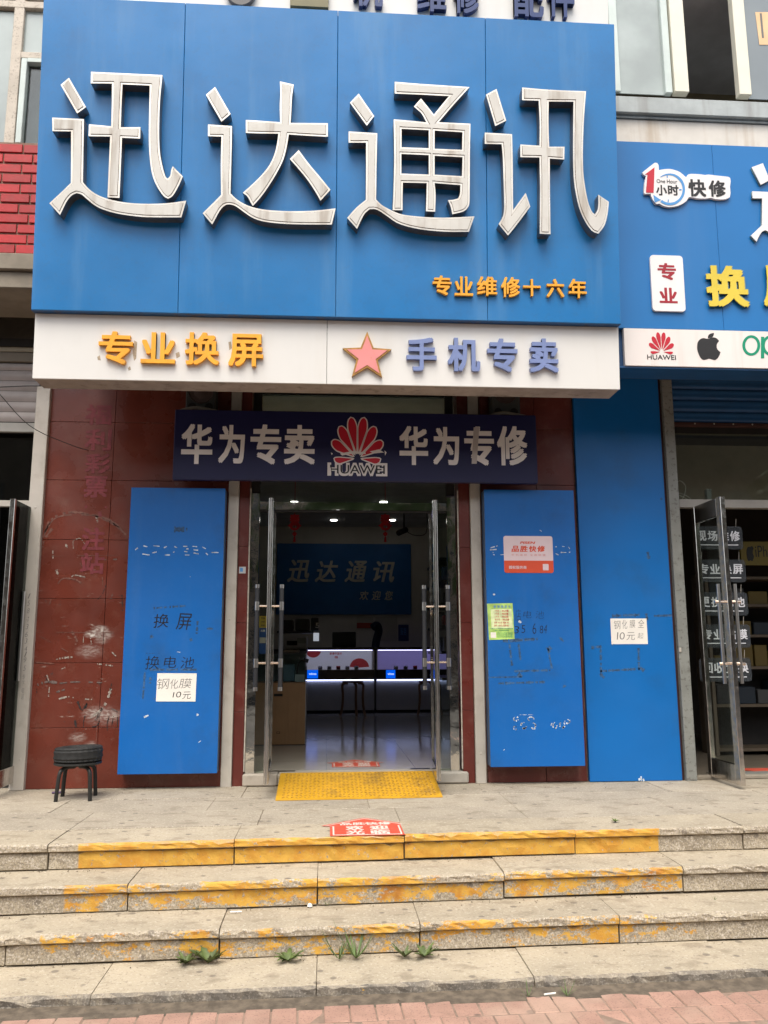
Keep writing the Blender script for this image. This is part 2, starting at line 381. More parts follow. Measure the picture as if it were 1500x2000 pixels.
m_granite2 = mat('granite_red_door', (0.115, 0.021, 0.016), 0.36, vary=0.14, vs=3, rand=0.06, speck=(0.07, 0.02, 0.015), speck_amt=0.5, speck_scale=260, dirt=(0.26, 0.17, 0.14), dirt_amt=0.25, dirt_scale=6, rvary=0.1)
m_faded = mat('faded_red_paint', (0.178, 0.026, 0.034), 0.6, vary=0.2, vs=14, dirt=(0.11, 0.023, 0.014), dirt_amt=1.0, dirt_scale=22)
m_rail = mat('rail_metal', (0.50, 0.46, 0.41), 0.45, metal=0.15, vary=0.06, vs=4, dirt=(0.26, 0.21, 0.16), dirt_amt=0.4, dirt_scale=5, rvary=0.08)
m_caulk = mat('caulk', (0.50, 0.46, 0.40), 0.8, vary=0.2, vs=30)
m_beige = mat('threshold_stone', (0.42, 0.37, 0.31), 0.6, vary=0.12, dirt=(0.2, 0.16, 0.12), dirt_amt=0.5, dirt_scale=9, speck=(0.25, 0.2, 0.15), speck_amt=0.4)
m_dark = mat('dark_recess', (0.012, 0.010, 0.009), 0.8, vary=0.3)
m_darkmetal = mat('dark_metal', (0.03, 0.03, 0.032), 0.4, metal=0.5, vary=0.1)
m_chrome = mat('polished_steel', (0.62, 0.59, 0.56), 0.16, metal=1.0, vary=0.12, vs=14, streak=(0.25, 0.22, 0.2), streak_amt=0.5, streak_scale=24, rvary=0.08)
m_mirror = mat('crumpled_mirror_steel', (0.62, 0.60, 0.56), 0.05, metal=1.0, vary=0.1, bump=0.0016, bs=14)
m_brush = mat('brushed_steel', (0.48, 0.46, 0.44), 0.3, metal=1.0, vary=0.08)
m_grip = mat('grip_charcoal', (0.016, 0.017, 0.020), 0.5, vary=0.1)
def glassmat(name, tint, refl=0.5):
    M = bpy.data.materials.new(name); M.use_nodes = True; t = M.node_tree; t.nodes.clear()
    o = t.nodes.new('ShaderNodeOutputMaterial'); mx = t.nodes.new('ShaderNodeMixShader'); tr = t.nodes.new('ShaderNodeBsdfTransparent'); gl = t.nodes.new('ShaderNodeBsdfGlossy')
    fr = t.nodes.new('ShaderNodeFresnel'); ge = t.nodes.new('ShaderNodeNewGeometry'); mr = t.nodes.new('ShaderNodeMapRange'); mr.inputs[3].default_value = 1.5; mr.inputs[4].default_value = 1/1.5; t.links.new(ge.outputs['Backfacing'], mr.inputs[0]); t.links.new(mr.outputs[0], fr.inputs[0]); mu = t.nodes.new('ShaderNodeMath'); mu.operation = 'MULTIPLY'; mu.inputs[1].default_value = refl
    tr.inputs[0].default_value = (*tint, 1); gl.inputs['Roughness'].default_value = 0.02
    t.links.new(fr.outputs[0], mu.inputs[0]); t.links.new(mu.outputs[0], mx.inputs[0]); t.links.new(tr.outputs[0], mx.inputs[1]); t.links.new(gl.outputs[0], mx.inputs[2]); t.links.new(mx.outputs[0], o.inputs[0])
    return M
m_glass = glassmat('clear_glass', (0.90, 0.94, 0.91), 1.0)
m_glass_up = glassmat('window_glass', (0.80, 0.86, 0.86), 1.6)
m_frost = mat('frosted_glass', (0.36, 0.405, 0.40), 0.12, vary=0.16, vs=1.5, spec=0.8)
m_case = glassmat('case_glass', (0.93, 0.96, 0.97), 0.6)
m_conc = mat('concrete', (0.26, 0.225, 0.18), 0.85, vary=0.15, dirt=(0.11, 0.09, 0.07), dirt_amt=0.6, dirt_scale=2.5, bump=0.002, bs=30)
m_plaster = mat('wall_white_plaster', (0.66, 0.62, 0.57), 0.8, vary=0.05, streak=(0.40, 0.29, 0.19), streak_amt=0.55, streak_scale=6, dirt=(0.4, 0.33, 0.26), dirt_amt=0.3, dirt_scale=4)
m_sill = mat('sill_grey_paint', (0.38, 0.41, 0.415), 0.7, vary=0.1, streak=(0.2, 0.19, 0.18), streak_amt=0.5, streak_scale=8, bump=0.003, bs=12)
m_frame = mat('window_frame_cream', (0.74, 0.71, 0.60), 0.5, vary=0.03)
m_frame2 = mat('window_frame_green_white', (0.55, 0.62, 0.60), 0.5, vary=0.06)
m_frame3 = mat('window_frame_peeling', (0.55, 0.49, 0.42), 0.7, vary=0.10, speck=(0.25, 0.2, 0.16), speck_amt=0.5, speck_scale=60, dirt=(0.3, 0.23, 0.17), dirt_amt=0.3, dirt_scale=16)
m_brick = mat('brick_red_glazed', (0.42, 0.012, 0.016), 0.42, vary=0.1, vs=9, rand=0.18, dirt=(0.28, 0.06, 0.05), dirt_amt=0.4, dirt_scale=10, bump=0.001, bs=60)
m_mortar = mat('mortar', (0.24, 0.15, 0.115), 0.9, vary=0.2, vs=20)
m_shut_grey = mat('shutter_grey', (0.33, 0.295, 0.285), 0.5, vary=0.08, dirt=(0.2, 0.17, 0.14), dirt_amt=0.4, streak=(0.18, 0.16, 0.14), streak_amt=0.4)
m_shut_blue = mat('shutter_blue', (0.015, 0.085, 0.23), 0.42, vary=0.1)
m_post = mat('post_grey_paint', (0.21, 0.215, 0.20), 0.6, vary=0.1, dirt=(0.10, 0.09, 0.08), dirt_amt=0.5, dirt_scale=8, speck=(0.06, 0.05, 0.04), speck_amt=0.5, speck_scale=30)
m_paper = mat('paper_white', (0.80, 0.76, 0.70), 0.8, vary=0.03)
m_ink = flat('marker_ink', (0.006, 0.007, 0.012), 0.5)
m_pencil = flat('pen_grey', (0.16, 0.15, 0.145), 0.6)
m_tape = mat('tape_residue', (0.03, 0.085, 0.19), 0.8, vary=0.5, vs=30)
m_scrap = mat('paper_scrap', (0.40, 0.44, 0.50), 0.85, vary=0.35, vs=30)
m_stain_lt = mat('white_stain', (0.5, 0.55, 0.6), 0.8, vary=0.3, vs=60)
# ---------------------------------------------------------------- stone with worn yellow paint
def stone_mat(name, cover, xa=-9, xb=9, base=(0.375, 0.318, 0.235), full=False):
    def paint(c, a):
        N, L = a['N'], a['L']
        c = a['mix'](a['ramp'](a['noise'](52.0, 4.0), 0.55, 0.64, 0, .55), c, (0.52, 0.46, 0.37))
        c = a['mix'](a['ramp'](a['noise'](70.0, 4.0), 0.58, 0.68, 0, .6), c, (0.16, 0.13, 0.10))
        v = N.new('ShaderNodeTexVoronoi'); v.inputs['Scale'].default_value = 7.0; L.new(a['pos'], v.inputs['Vector'])
        c = a['mix'](a['ramp'](v.outputs['Distance'], 0.10, 0.17, 0.65, 0), c, (0.11, 0.09, 0.075))
        c = a['mix'](a['ramp'](a['noise'](6.0, 5.0, a['stretch'](1, 1.6, 1)), 0.53, 0.68, 0, .5), c, (0.19, 0.15, 0.105))
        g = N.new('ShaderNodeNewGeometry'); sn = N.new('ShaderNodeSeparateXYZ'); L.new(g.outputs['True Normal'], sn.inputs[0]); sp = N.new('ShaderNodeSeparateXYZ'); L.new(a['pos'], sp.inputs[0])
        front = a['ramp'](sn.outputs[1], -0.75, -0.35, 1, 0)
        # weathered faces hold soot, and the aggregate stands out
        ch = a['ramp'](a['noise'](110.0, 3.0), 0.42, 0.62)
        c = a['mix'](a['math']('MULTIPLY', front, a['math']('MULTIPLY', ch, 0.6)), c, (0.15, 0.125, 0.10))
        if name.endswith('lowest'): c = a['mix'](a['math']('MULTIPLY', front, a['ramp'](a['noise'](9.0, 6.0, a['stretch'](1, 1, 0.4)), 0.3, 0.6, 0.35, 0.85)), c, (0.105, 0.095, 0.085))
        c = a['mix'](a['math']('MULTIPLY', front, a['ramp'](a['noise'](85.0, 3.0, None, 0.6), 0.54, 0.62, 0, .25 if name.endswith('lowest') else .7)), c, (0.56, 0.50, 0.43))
        if cover is not None:
            fx = a['math']('MULTIPLY', a['ramp'](sp.outputs[0], xa, xa+0.012), a['ramp'](sp.outputs[0], xb-0.012, xb, 1, 0))
            n1 = a['noise'](3.6, 10.0, a['stretch'](1, 1, 2.2), 0.78); n2 = a['noise'](60.0, 4.0, None, 0.7)
            low = a['ramp'](a['math']('FRACT', a['math']('DIVIDE', a['math']('ADD', sp.outputs[2], 0.62), 0.155)), 0.02, 0.5, 0.05, 0.0)     # the foot of each riser wears first
            nn = a['math']('ADD', a['math']('ADD', n1, a['math']('MULTIPLY', a['math']('SUBTRACT', n2, 0.5), 0.22)), low)
            cov = a['ramp'](nn, cover-0.012, cover+0.012, 1, 0)
            chip = a['ramp'](a['noise'](46.0, 6.0, None, 0.7), 0.60, 0.64, 1, 0)
            msk = a['math']('MULTIPLY', a['math']('MULTIPLY', front, fx), a['math']('MULTIPLY', cov, chip))
            yel = a['mix'](a['ramp'](a['noise'](10.0, 5.0), 0.4, 0.62), (0.58, 0.33, 0.055), (0.52, 0.255, 0.035))
            yel = a['mix'](a['ramp'](a['noise'](5.0, 6.0), 0.58, 0.72, 0, .7), yel, (0.36, 0.13, 0.03))
            c = a['mix'](msk, c, yel)
        return c
    return mat(name, base, 0.85, vary=0.10, vs=3.0, rand=0.07, speck=(0.42, 0.37, 0.30), speck_amt=0.5, speck_scale=210, bump=0.0035, bs=95, extra=paint)
m_platform = stone_mat('platform_stone', None, base=(0.33, 0.285, 0.222))
m_tread = [stone_mat('step_stone_%s' % w, c, xa, xb) for w, c, xa, xb in (('upper', 0.665, -1.49, 2.155), ('second', 0.515, -1.46, 2.15), ('third', 0.46, -1.47, 2.07), ('lowest', 0.36, -2.5, 0.6))]
def gum_spots(c, a):
    v = a['N'].new('ShaderNodeTexVoronoi'); v.inputs['Scale'].default_value = 5.5; a['L'].new(a['pos'], v.inputs['Vector'])
    c = a['mix'](a['ramp'](v.outputs['Distance'], 0.09, 0.14, 0.75, 0), c, (0.10, 0.075, 0.065))
    return a['mix'](a['ramp'](a['noise'](2.6, 6.0), 0.5, 0.68, 0, .45), c, (0.40, 0.29, 0.22))
m_paver = mat('paver_red', (0.36, 0.215, 0.165), 0.85, vary=0.10, vs=8, rand=0.08, dirt=(0.25, 0.16, 0.12), dirt_amt=0.5, dirt_scale=6, speck=(0.13, 0.09, 0.07), speck_amt=0.5, speck_scale=120, bump=0.002, bs=90, extra=gum_spots)
m_dirt = mat('joint_dirt', (0.12, 0.095, 0.07), 0.95, vary=0.3, vs=20, bump=0.003, bs=60)
m_joint = mat('joint_mortar', (0.20, 0.165, 0.12), 0.95, vary=0.25, vs=25, bump=0.002, bs=60)
m_bed = mat('paver_bed_sand', (0.235, 0.165, 0.125), 0.95, vary=0.2, vs=20)
m_lug = mat('ramp_lug_worn', (0.30, 0.155, 0.012), 0.45, vary=0.2, vs=8, dirt=(0.08, 0.05, 0.025), dirt_amt=0.7, dirt_scale=3.4)
m_ramp = mat('ramp_yellow', (0.56, 0.30, 0.018), 0.45, vary=0.08, vs=4, dirt=(0.10, 0.065, 0.03), dirt_amt=0.75, dirt_scale=3.4, rvary=0.1)
m_sticker = mat('sticker_red', (0.56, 0.08, 0.045), 0.6, vary=0.06, dirt=(0.4, 0.22, 0.16), dirt_amt=0.5, dirt_scale=12)
m_stickw = mat('sticker_white', (0.66, 0.56, 0.50), 0.6, vary=0.06)
m_tyre = mat('rubber', (0.016, 0.016, 0.016), 0.75, vary=0.2, vs=20, dirt=(0.05, 0.045, 0.04), dirt_amt=0.5, dirt_scale=15)
m_bronze = mat('stool_metal', (0.022, 0.021, 0.019), 0.5, metal=0.3, vary=0.15)
m_leaf = mat('weed_leaf', (0.075, 0.105, 0.026), 0.55, vary=0.2, vs=25, rand=0.2)
m_grass = mat('grass_leaf', (0.085, 0.135, 0.035), 0.55, vary=0.2, vs=25, rand=0.2)

# ================================================================ ground and steps
yf = yfr
PZ = -0.512                      # level of the pavement
pav = structure('pavement', (0, -3.4, PZ)); 
o = MB().box(-30, 30, -5.4, -2.9, PZ-0.3, PZ-0.003).build('joint_bed', m_bed, pav)
SL = (0.034, 0.034, 0.027, 0.022); OFF = (-2.02, -2.355, -2.69, -3.075)
def edge(k, x): return OFF[k]+SL[k]*x
pw, pl_ = 0.116, 0.17
n = 0
for r in range(9):
    y1 = -3.165 - r*(pl_+0.005)
    for i in range(-24, 33):
        x0 = i*(pw+0.005) + (0.05 if r % 2 else 0)
        yy = y1 + 0.028*x0 - 0.012
        px_ok = -1.9 < x0 < 2.75
        if not px_ok or r > 4: continue
        h = random.uniform(-0.003, 0.003)
        p = piece('paver', x0, x0+pw, yy-pl_, yy, PZ-0.05+h, PZ+h, m_paver, pav, 0.004); p.rotation_euler = (random.uniform(-.01, .01), random.uniform(-.01, .01), 0.028+random.uniform(-.006, .006)); n += 1
vs = []
for x in (-3.6, 4.3): vs += [(x, OFF[3]+0.022*x-0.13, PZ-0.05), (x, OFF[3]+0.05, PZ-0.05), (x, OFF[3]+0.05, PZ+0.012), (x, OFF[3]+0.022*x-0.13, PZ-0.0015)]
MB().add(vs, [(0, 1, 5, 4), (1, 2, 6, 5), (2, 3, 7, 6), (3, 0, 4, 7), (0, 3, 2, 1), (4, 5, 6, 7)]).build('dirt_strip', m_dirt, pav)
far = MB()
for r in range(5, 13):
    for i in range(-60, 61):
        x0 = i*(pw+0.005)*1.0 + (0.05 if r % 2 else 0); y1 = -3.165 - r*(pl_+0.005)
        far.box(x0, x0+pw, y1-pl_, y1, PZ-0.03, PZ)
for r in range(5):
    for i in list(range(-60, -18))+list(range(26, 61)):
        x0 = i*(pw+0.005) + (0.05 if r % 2 else 0); y1 = -3.165 - r*(pl_+0.005)
        far.box(x0, x0+pw, y1-pl_+0.028*x0-.012, y1+0.028*x0-.012, PZ-0.03, PZ)
fo = far.build('paver', m_paver, pav); fo['kind'] = 'stuff'
ground = MB().box(-150, 150, -150, -5.5, PZ-0.4, PZ-0.10).build('road', mat('asphalt', (0.06, 0.058, 0.055), 0.9, vary=0.15, vs=3, bump=0.004, bs=80)); ground['kind'] = 'structure'
kerb = MB().box(-60, 60, -5.56, -5.41, PZ-0.4, PZ+0.005).build('kerb', m_conc, bevel=0.01); kerb['kind'] = 'structure'

def stone(name, x0, x1, yf0, yb, z0, z1, k, mt, parent, jit=0.0045, seg=26, ch=0.010):
    """A hewn block whose long edge follows step k, with an uneven chipped arris."""
    prof_n = 8; vs = []; fs = []
    rr = random.Random(hash((round(x0, 3), round(z0, 3), k)) & 0xffff)
    for i in range(seg+1):
        x = x0+(x1-x0)*i/seg; ye = edge(k, x)
        e1, e2 = rr.uniform(-1, 1)*jit, rr.uniform(-1, 1)*jit; c = ch*rr.uniform(0.5, 1.9)
        if rr.random() < 0.12: c *= 1.9
        if i in (0, seg): c *= 1.4
        P = [(ye+yf0+c+e1*.3, z1), (ye+yf0+e1, z1-c*.8), (ye+yf0+e2, (z0+z1)/2), (ye+yf0+e1*.7, z0+ch*.6), (ye+yf0+ch, z0), (ye+yb, z0), (ye+yb, z1)]
        prof_n = len(P); vs += [(x, y, z+(e2*.3 if j < 2 else 0)) for j, (y, z) in enumerate(P)]
    for i in range(seg):
        for j in range(prof_n):
            a, b = i*prof_n+j, i*prof_n+(j+1) % prof_n; fs.append((a, a+prof_n, b+prof_n, b))
    fs.append(tuple(range(prof_n))); fs.append(tuple(reversed([seg*prof_n+j for j in range(prof_n)])))
    b = MB(); b.add(vs, fs); return b.build(name, mt, parent)
JX = [[-3.6, -1.66, -.56, .49, 1.59, 2.72, 4.3], [-3.4, -1.11, -.046, 1.05, 2.15, 3.3, 4.3], [-3.2, -1.64, -.555, .51, 1.62, 2.72, 4.3], [-3.0, -1.1, -.04, 1.035, 2.12, 3.2, 4.3]]
ZT = [0.0, -0.155, -0.310, -0.463]
for k in range(4):
    st = structure('step', (0, OFF[k], ZT[k]-0.155))
    if k == 0: st.name = 'step'
    back = 0.42
    for i in range(len(JX[k])-1):
        g = 0.0025; x0, x1 = JX[k][i]+g, JX[k][i+1]-g
        dz = random.uniform(-.004, .004) if i else 0; lp = 0.046 if k < 3 else 0.075
        dy = random.uniform(-.006, .006)
        stone('tread_stone', x0, x1, -0.0+dy, back, ZT[k]-lp+dz, ZT[k]+dz, k, m_tread[k], st)
        if k < 3: stone('riser_stone', x0+.002, x1-.002, 0.022+dy, 0.2, ZT[k]-0.148+dz, ZT[k]-lp-0.001+dz, k, m_tread[k], st, 0.005, 26, 0.008)
    fill = MB()
    vs = []
    for x in (-3.6, 4.3):
        ye = edge(k, x); vs += [(x, ye+0.075, ZT[k]-0.30), (x, ye+0.46, ZT[k]-0.30), (x, ye+0.46, ZT[k]-0.006), (x, ye+0.075, ZT[k]-0.006)]
    fill.add(vs, [(0, 1, 5, 4), (1, 2, 6, 5), (2, 3, 7, 6), (3, 0, 4, 7), (0, 3, 2, 1), (4, 5, 6, 7)]).build('mortar_core', m_joint, st)
# the landing in front of the shops, slabs in three rows
pf = structure('platform', (0, -1, 0))
MB().box(-3.6, 4.3, -1.66, 0.2, -0.4, -0.005).build('mortar_core', m_joint, pf)
rows = [(-1.60, -1.08), (-1.075, -0.56), (-0.555, 0.10)]
for ri, (ya, yb) in enumerate(rows):
    x = -3.5+0.37*ri
    while x < 4.2:
        w = random.uniform(0.85, 1.25); h = random.uniform(-.0025, .0015); y_f = ya
        b = MB(); sh = 0.0
        e0 = (edge(0, x)+0.424 if ri == 0 else ya); e1 = (edge(0, x+w)+0.424 if ri == 0 else ya)
        b.add([(x, e0, -.05), (x+w-.003, e1, -.05), (x+w-.003, yb, -.05), (x, yb, -.05), (x, e0, h), (x+w-.003, e1, h), (x+w-.003, yb, h), (x, yb, h)],
              [(0, 3, 2, 1), (4, 5, 6, 7), (0, 1, 5, 4), (1, 2, 6, 5), (2, 3, 7, 6), (3, 0, 4, 7)]).build('slab', m_platform, pf, bevel=0.003)
        x += w

crumbs = MB(); rc = random.Random(21)
for k in range(420):
    s_ = rc.randrange(4); x = rc.uniform(-2.2, 3.0); zt_ = ZT[s_] if s_ else 0.0; yb_ = edge(s_-1, x)+0.015 if s_ else rc.choice([-0.02, -0.05, -0.3])-rc.random()**2*0.5
    if s_: yb_ -= abs(rc.gauss(0, 0.045))
    else: yb_ = min(-0.06, yb_)
    if s_ == 3 and rc.random() < .5: zt_ = PZ; yb_ = edge(3, x)-0.03-abs(rc.gauss(0, .05))
    r_ = rc.uniform(.0025, .0075); p = Vector((x, yb_, zt_+.003)); a = rc.uniform(0, 6.28); u_ = Vector((math.cos(a), math.sin(a), 0))*r_; v_ = Vector((-math.sin(a), math.cos(a), 0))*r_*rc.uniform(.4, .9)
    crumbs.add([p-u_, p-v_, p+u_*.8, p+v_, p+Vector((0, 0, r_*.8))], [(0, 1, 4), (1, 2, 4), (2, 3, 4), (3, 0, 4)])
cr = crumbs.build('debris', mat('debris_mixed', (0.16, 0.125, 0.085), 0.9, vary=0.6, vs=11)); cr['kind'] = 'stuff'

# ================================================================ the building behind the signs
bld = thing('building', 'street building of white plaster with a grey window sill above the blue signs', 'building', (0, 1, 0))
XL = A(70, 800)[0]                   # left edge of the shop
# upper storey, standing forward of the shop fronts
MB().box(-2.15, 9, -0.66, -0.4, 3.74, 5.90).build('upper_wall', m_plaster, bld)
MB().box(-2.15, 2.60, -0.66, -0.4, 5.90, 9.5).build('upper_wall', m_plaster, bld)
MB().box(-9, 9, -0.66, 9.2, 9.5, 9.7).build('roof', m_conc, bld)
MB().box(-2.15, 9, -0.64, 0.35, 3.76, 3.9).build('soffit', m_conc, bld)
MB().box(-9, -2.25, -0.66, 0.35, 4.18, 4.325).build('balcony_slab', m_conc, bld, bevel=0.006)
MB().box(-9, -2.3, -0.02, 0.5, 3.9, 4.178).build('gap_strip', m_dark, bld)  # near-black strip standing in for the shade in the gap under the slab
# brick parapet on the left, under its windows
par = thing('brick_parapet', 'red glazed brick parapet under the upper left window, above a concrete slab', 'wall', (-3.4, -0.6, 4.0))
MB().box(-9, -2.30, -0.655, -0.45, 4.34, 5.53).build('mortar_core', m_mortar, par)
MB().box(-9, -2.30, -0.70, -0.45, 4.33, 4.475).build('slab_edge', m_conc, par, bevel=0.006)
bh, bw = 0.0755, 0.238
zrow = 4.49
r = 0
while zrow + bh < 5.55:
    for i in range(10):
        x1 = -2.35 - i*(bw+0.012) + (0.0 if r % 2 else -0.09)
        x0 = x1-bw
        if r % 2 == 0 and i == 0:
            piece('brick', -2.35-0.083, -2.35, -0.668+random.uniform(-.002, .002), -0.60, zrow, zrow+bh, m_brick, par, 0.003)
        piece('brick', x0, x1, -0.668+random.uniform(-.003, .003), -0.60, zrow, zrow+bh, m_brick, par, 0.003)
    zrow += bh+0.0185; r += 1
# soffit and dark gap of the left shop
# upper left window
f = yfr(-0.62)
win = thing('window', 'upper left window with grimy peeling frame and one small open sash over red bricks', 'window', (-3.4, -0.6, 5.53))
def bar(par_, name, q0, q1, fr, d0, d1, mt, bev=0.004):
    """A straight bar between two pixel-measured ends: q = (x_left, x_right, y)."""
    pts = [fr.px(q0[0], q0[2]), fr.px(q0[1], q0[2]), fr.px(q1[1], q1[2]), fr.px(q1[0], q1[2])]
    return shape(fr, name, [pts], d0, d1-d0, mt, par_)
wz0, wz1 = 5.535, 7.1
b = f.rect(0, 0, 60, 276)
xm0, xm1 = f.px(26, 150)[0], f.px(39, 150)[0]
fbox(f, 'mullion', xm0-0.03, xm1+0.0, wz0, wz1, -0.05, 0.02, m_frame3, win, 0.004)
fbox(f, 'transom', xm1, -2.32, f.px(60, 116)[1], f.px(60, 104)[1], -0.05, 0.018, m_frame3, win, 0.004)
fbox(f, 'head_rail', -4.6, -2.32, f.px(40, 18)[1], f.px(40, 5)[1], -0.05, 0.022, m_frame3, win, 0.004)
fbox(f, 'pane', -4.5, xm0-0.03, wz0, f.px(10, 20)[1], -0.03, -0.02, m_frost, win)
fbox(f, 'pane', xm1, -2.32, f.px(60, 104)[1], f.px(60, 16)[1], -0.03, -0.02, m_frost, win)
sx0 = f.px(38, 200)[0]
fbox(f, 'sash', sx0+0.0, sx0+0.05, wz0, f.px(60, 118)[1], -0.04, 0.03, m_frame2, win, 0.004)
fbox(f, 'sash', sx0+0.05, -2.32, f.px(60, 125)[1], f.px(60, 117)[1], -0.04, 0.028, m_frame2, win, 0.003)
fbox(f, 'pane', sx0+0.05, -2.32, wz0, f.px(60, 124)[1], -0.03, -0.022, m_glass_up, win)
MB().box(-4.6, -2.32, -0.40, -0.38, 5.3, 7.4).build('curtain', mat('curtain_grey', (0.22, 0.22, 0.20), 0.8, vary=0.15, streak=(0.08, 0.08, 0.075), streak_amt=0.9, streak_scale=9), win)
MB().box(-4.6, -2.32, -0.64, -0.40, 7.0, 9.4).build('lintel', m_plaster, win)

# upper right window, sill and opening
win2 = thing('window', 'upper right window with cream mullions around a dark open gap, above the grey sill', 'window', (3.2, -0.6, 6.2))
f2 = yfr(-0.66); wz = f2.px(1320, 181)[1]
MB().box(2.3, 7, -0.715, -0.60, 6.03, 6.20).build('sill', m_sill, win2, bevel=0.008)
MB().box(2.3, 7, -0.678, -0.655, 6.005, 6.029).build('sill_moulding', m_sill, win2)
MB().box(2.3, 7, -0.658, -0.5, 5.9, 6.0).build('apron', m_plaster, win2)
MB().box(2.3, 7, -0.60, -0.5, 7.6, 9.4).build('lintel', m_plaster, win2)
top = 7.75
for i, (x0, x1, mt_) in enumerate(((1290, 1303, m_frame2), (1306, 1333, m_frame), (1429, 1452, m_frame))):
    a0, a1 = f2.px(x0, 20)[0], f2.px(x1, 20)[0]
    fbox(f2, 'mullion', a0, a1, wz, top, -0.06, 0.02 if i else 0.0, mt_, win2, 0.004)
a = [f2.px(x, 90)[0] for x in (1195, 1297, 1338, 1436, 1462, 1700)]
fbox(f2, 'pane', 2.3, a[1], wz, top, -0.05, -0.04, m_frost, win2)
fbox(f2, 'sash', 2.62, 2.70, wz, top, -0.035, -0.01, m_frame2, win2, 0.004)
fbox(f2, 'pane', a[4]-0.02, a[5], wz, top, -0.05, -0.04, mat('glass_grey', (0.20, 0.23, 0.25), 0.12, vary=0.1, vs=1, spec=0.8), win2)
MB().box(2.3, 7, 0.9, 1.0, 5.9, 7.6).build('inner_wall', mat('inner_wall_brown', (0.30, 0.25, 0.16), 0.8), win2)
MB().box(2.3, 7, -0.5, 1.0, 7.5, 7.6).build('inner_ceiling', mat('inner_ceiling_grey', (0.5, 0.52, 0.56), 0.8), win2)
MB().box(2.3, 7, 0.3, 0.34, 6.1, 6.62).build('inner_cabinet', m_dark, win2)
MB().box(2.3, 7, 0.85, 0.89, 6.95, 7.06).build('inner_rail', mat('inner_rail_wood', (0.16, 0.10, 0.06), 0.7), win2)
note = shape(f2, 'window_note', [[f2.px(1479, 18), f2.px(1530, 18), f2.px(1530, 82), f2.px(1487, 82)]], -0.038, 0.002, mat('note_peach', srgb(226, 190, 150), 0.8), None)
tag(note, 'peach paper note with a handwritten figure 1 stuck on the upper right window pane', 'note')
BASE[note] = None
word(f2, 'lettering', '1', f2.rect(1486, 26, 1490, 74, -0.035), -0.0355, 0.001, m_pencil, note, 0.0)

# ================================================================ signs
TILT = math.atan2(0.22, 2.60)
fs = Fr((0, -1.30, 3.7147), (0, -math.sin(TILT), math.cos(TILT)))        # face of the big blue sign
sign = thing('shop_sign', 'large blue shop sign with four big white steel framed characters above the entrance', 'sign', (0, -1.1, 3.8))
x0, x1 = -2.2799, 2.3283
hgt = 2.5413
joints = [x0, fs.px(355, 300)[0], fs.px(658, 300)[0], fs.px(950, 300)[0], x1]
for i in range(4):
    p = fbox(fs, 'panel', joints[i]+0.0015, joints[i+1]-0.0015, 0.0, hgt, -0.05, 0.0, m_sign, sign, 0.003)
fbox(fs, 'backing_box', x0+0.01, x1-0.01, 0.004, hgt-0.01, -0.30, -0.051, mat('sign_frame_dark', (0.02, 0.05, 0.12), 0.6), sign)
fbox(fs, 'lower_edge', x0+0.002, x1-0.002, -0.004, 0.006, -0.16, -0.004, mat('sign_lower_edge', (0.02, 0.085, 0.22), 0.5, dirt=(0.1, 0.06, 0.03), dirt_amt=0.8, dirt_scale=12), sign)
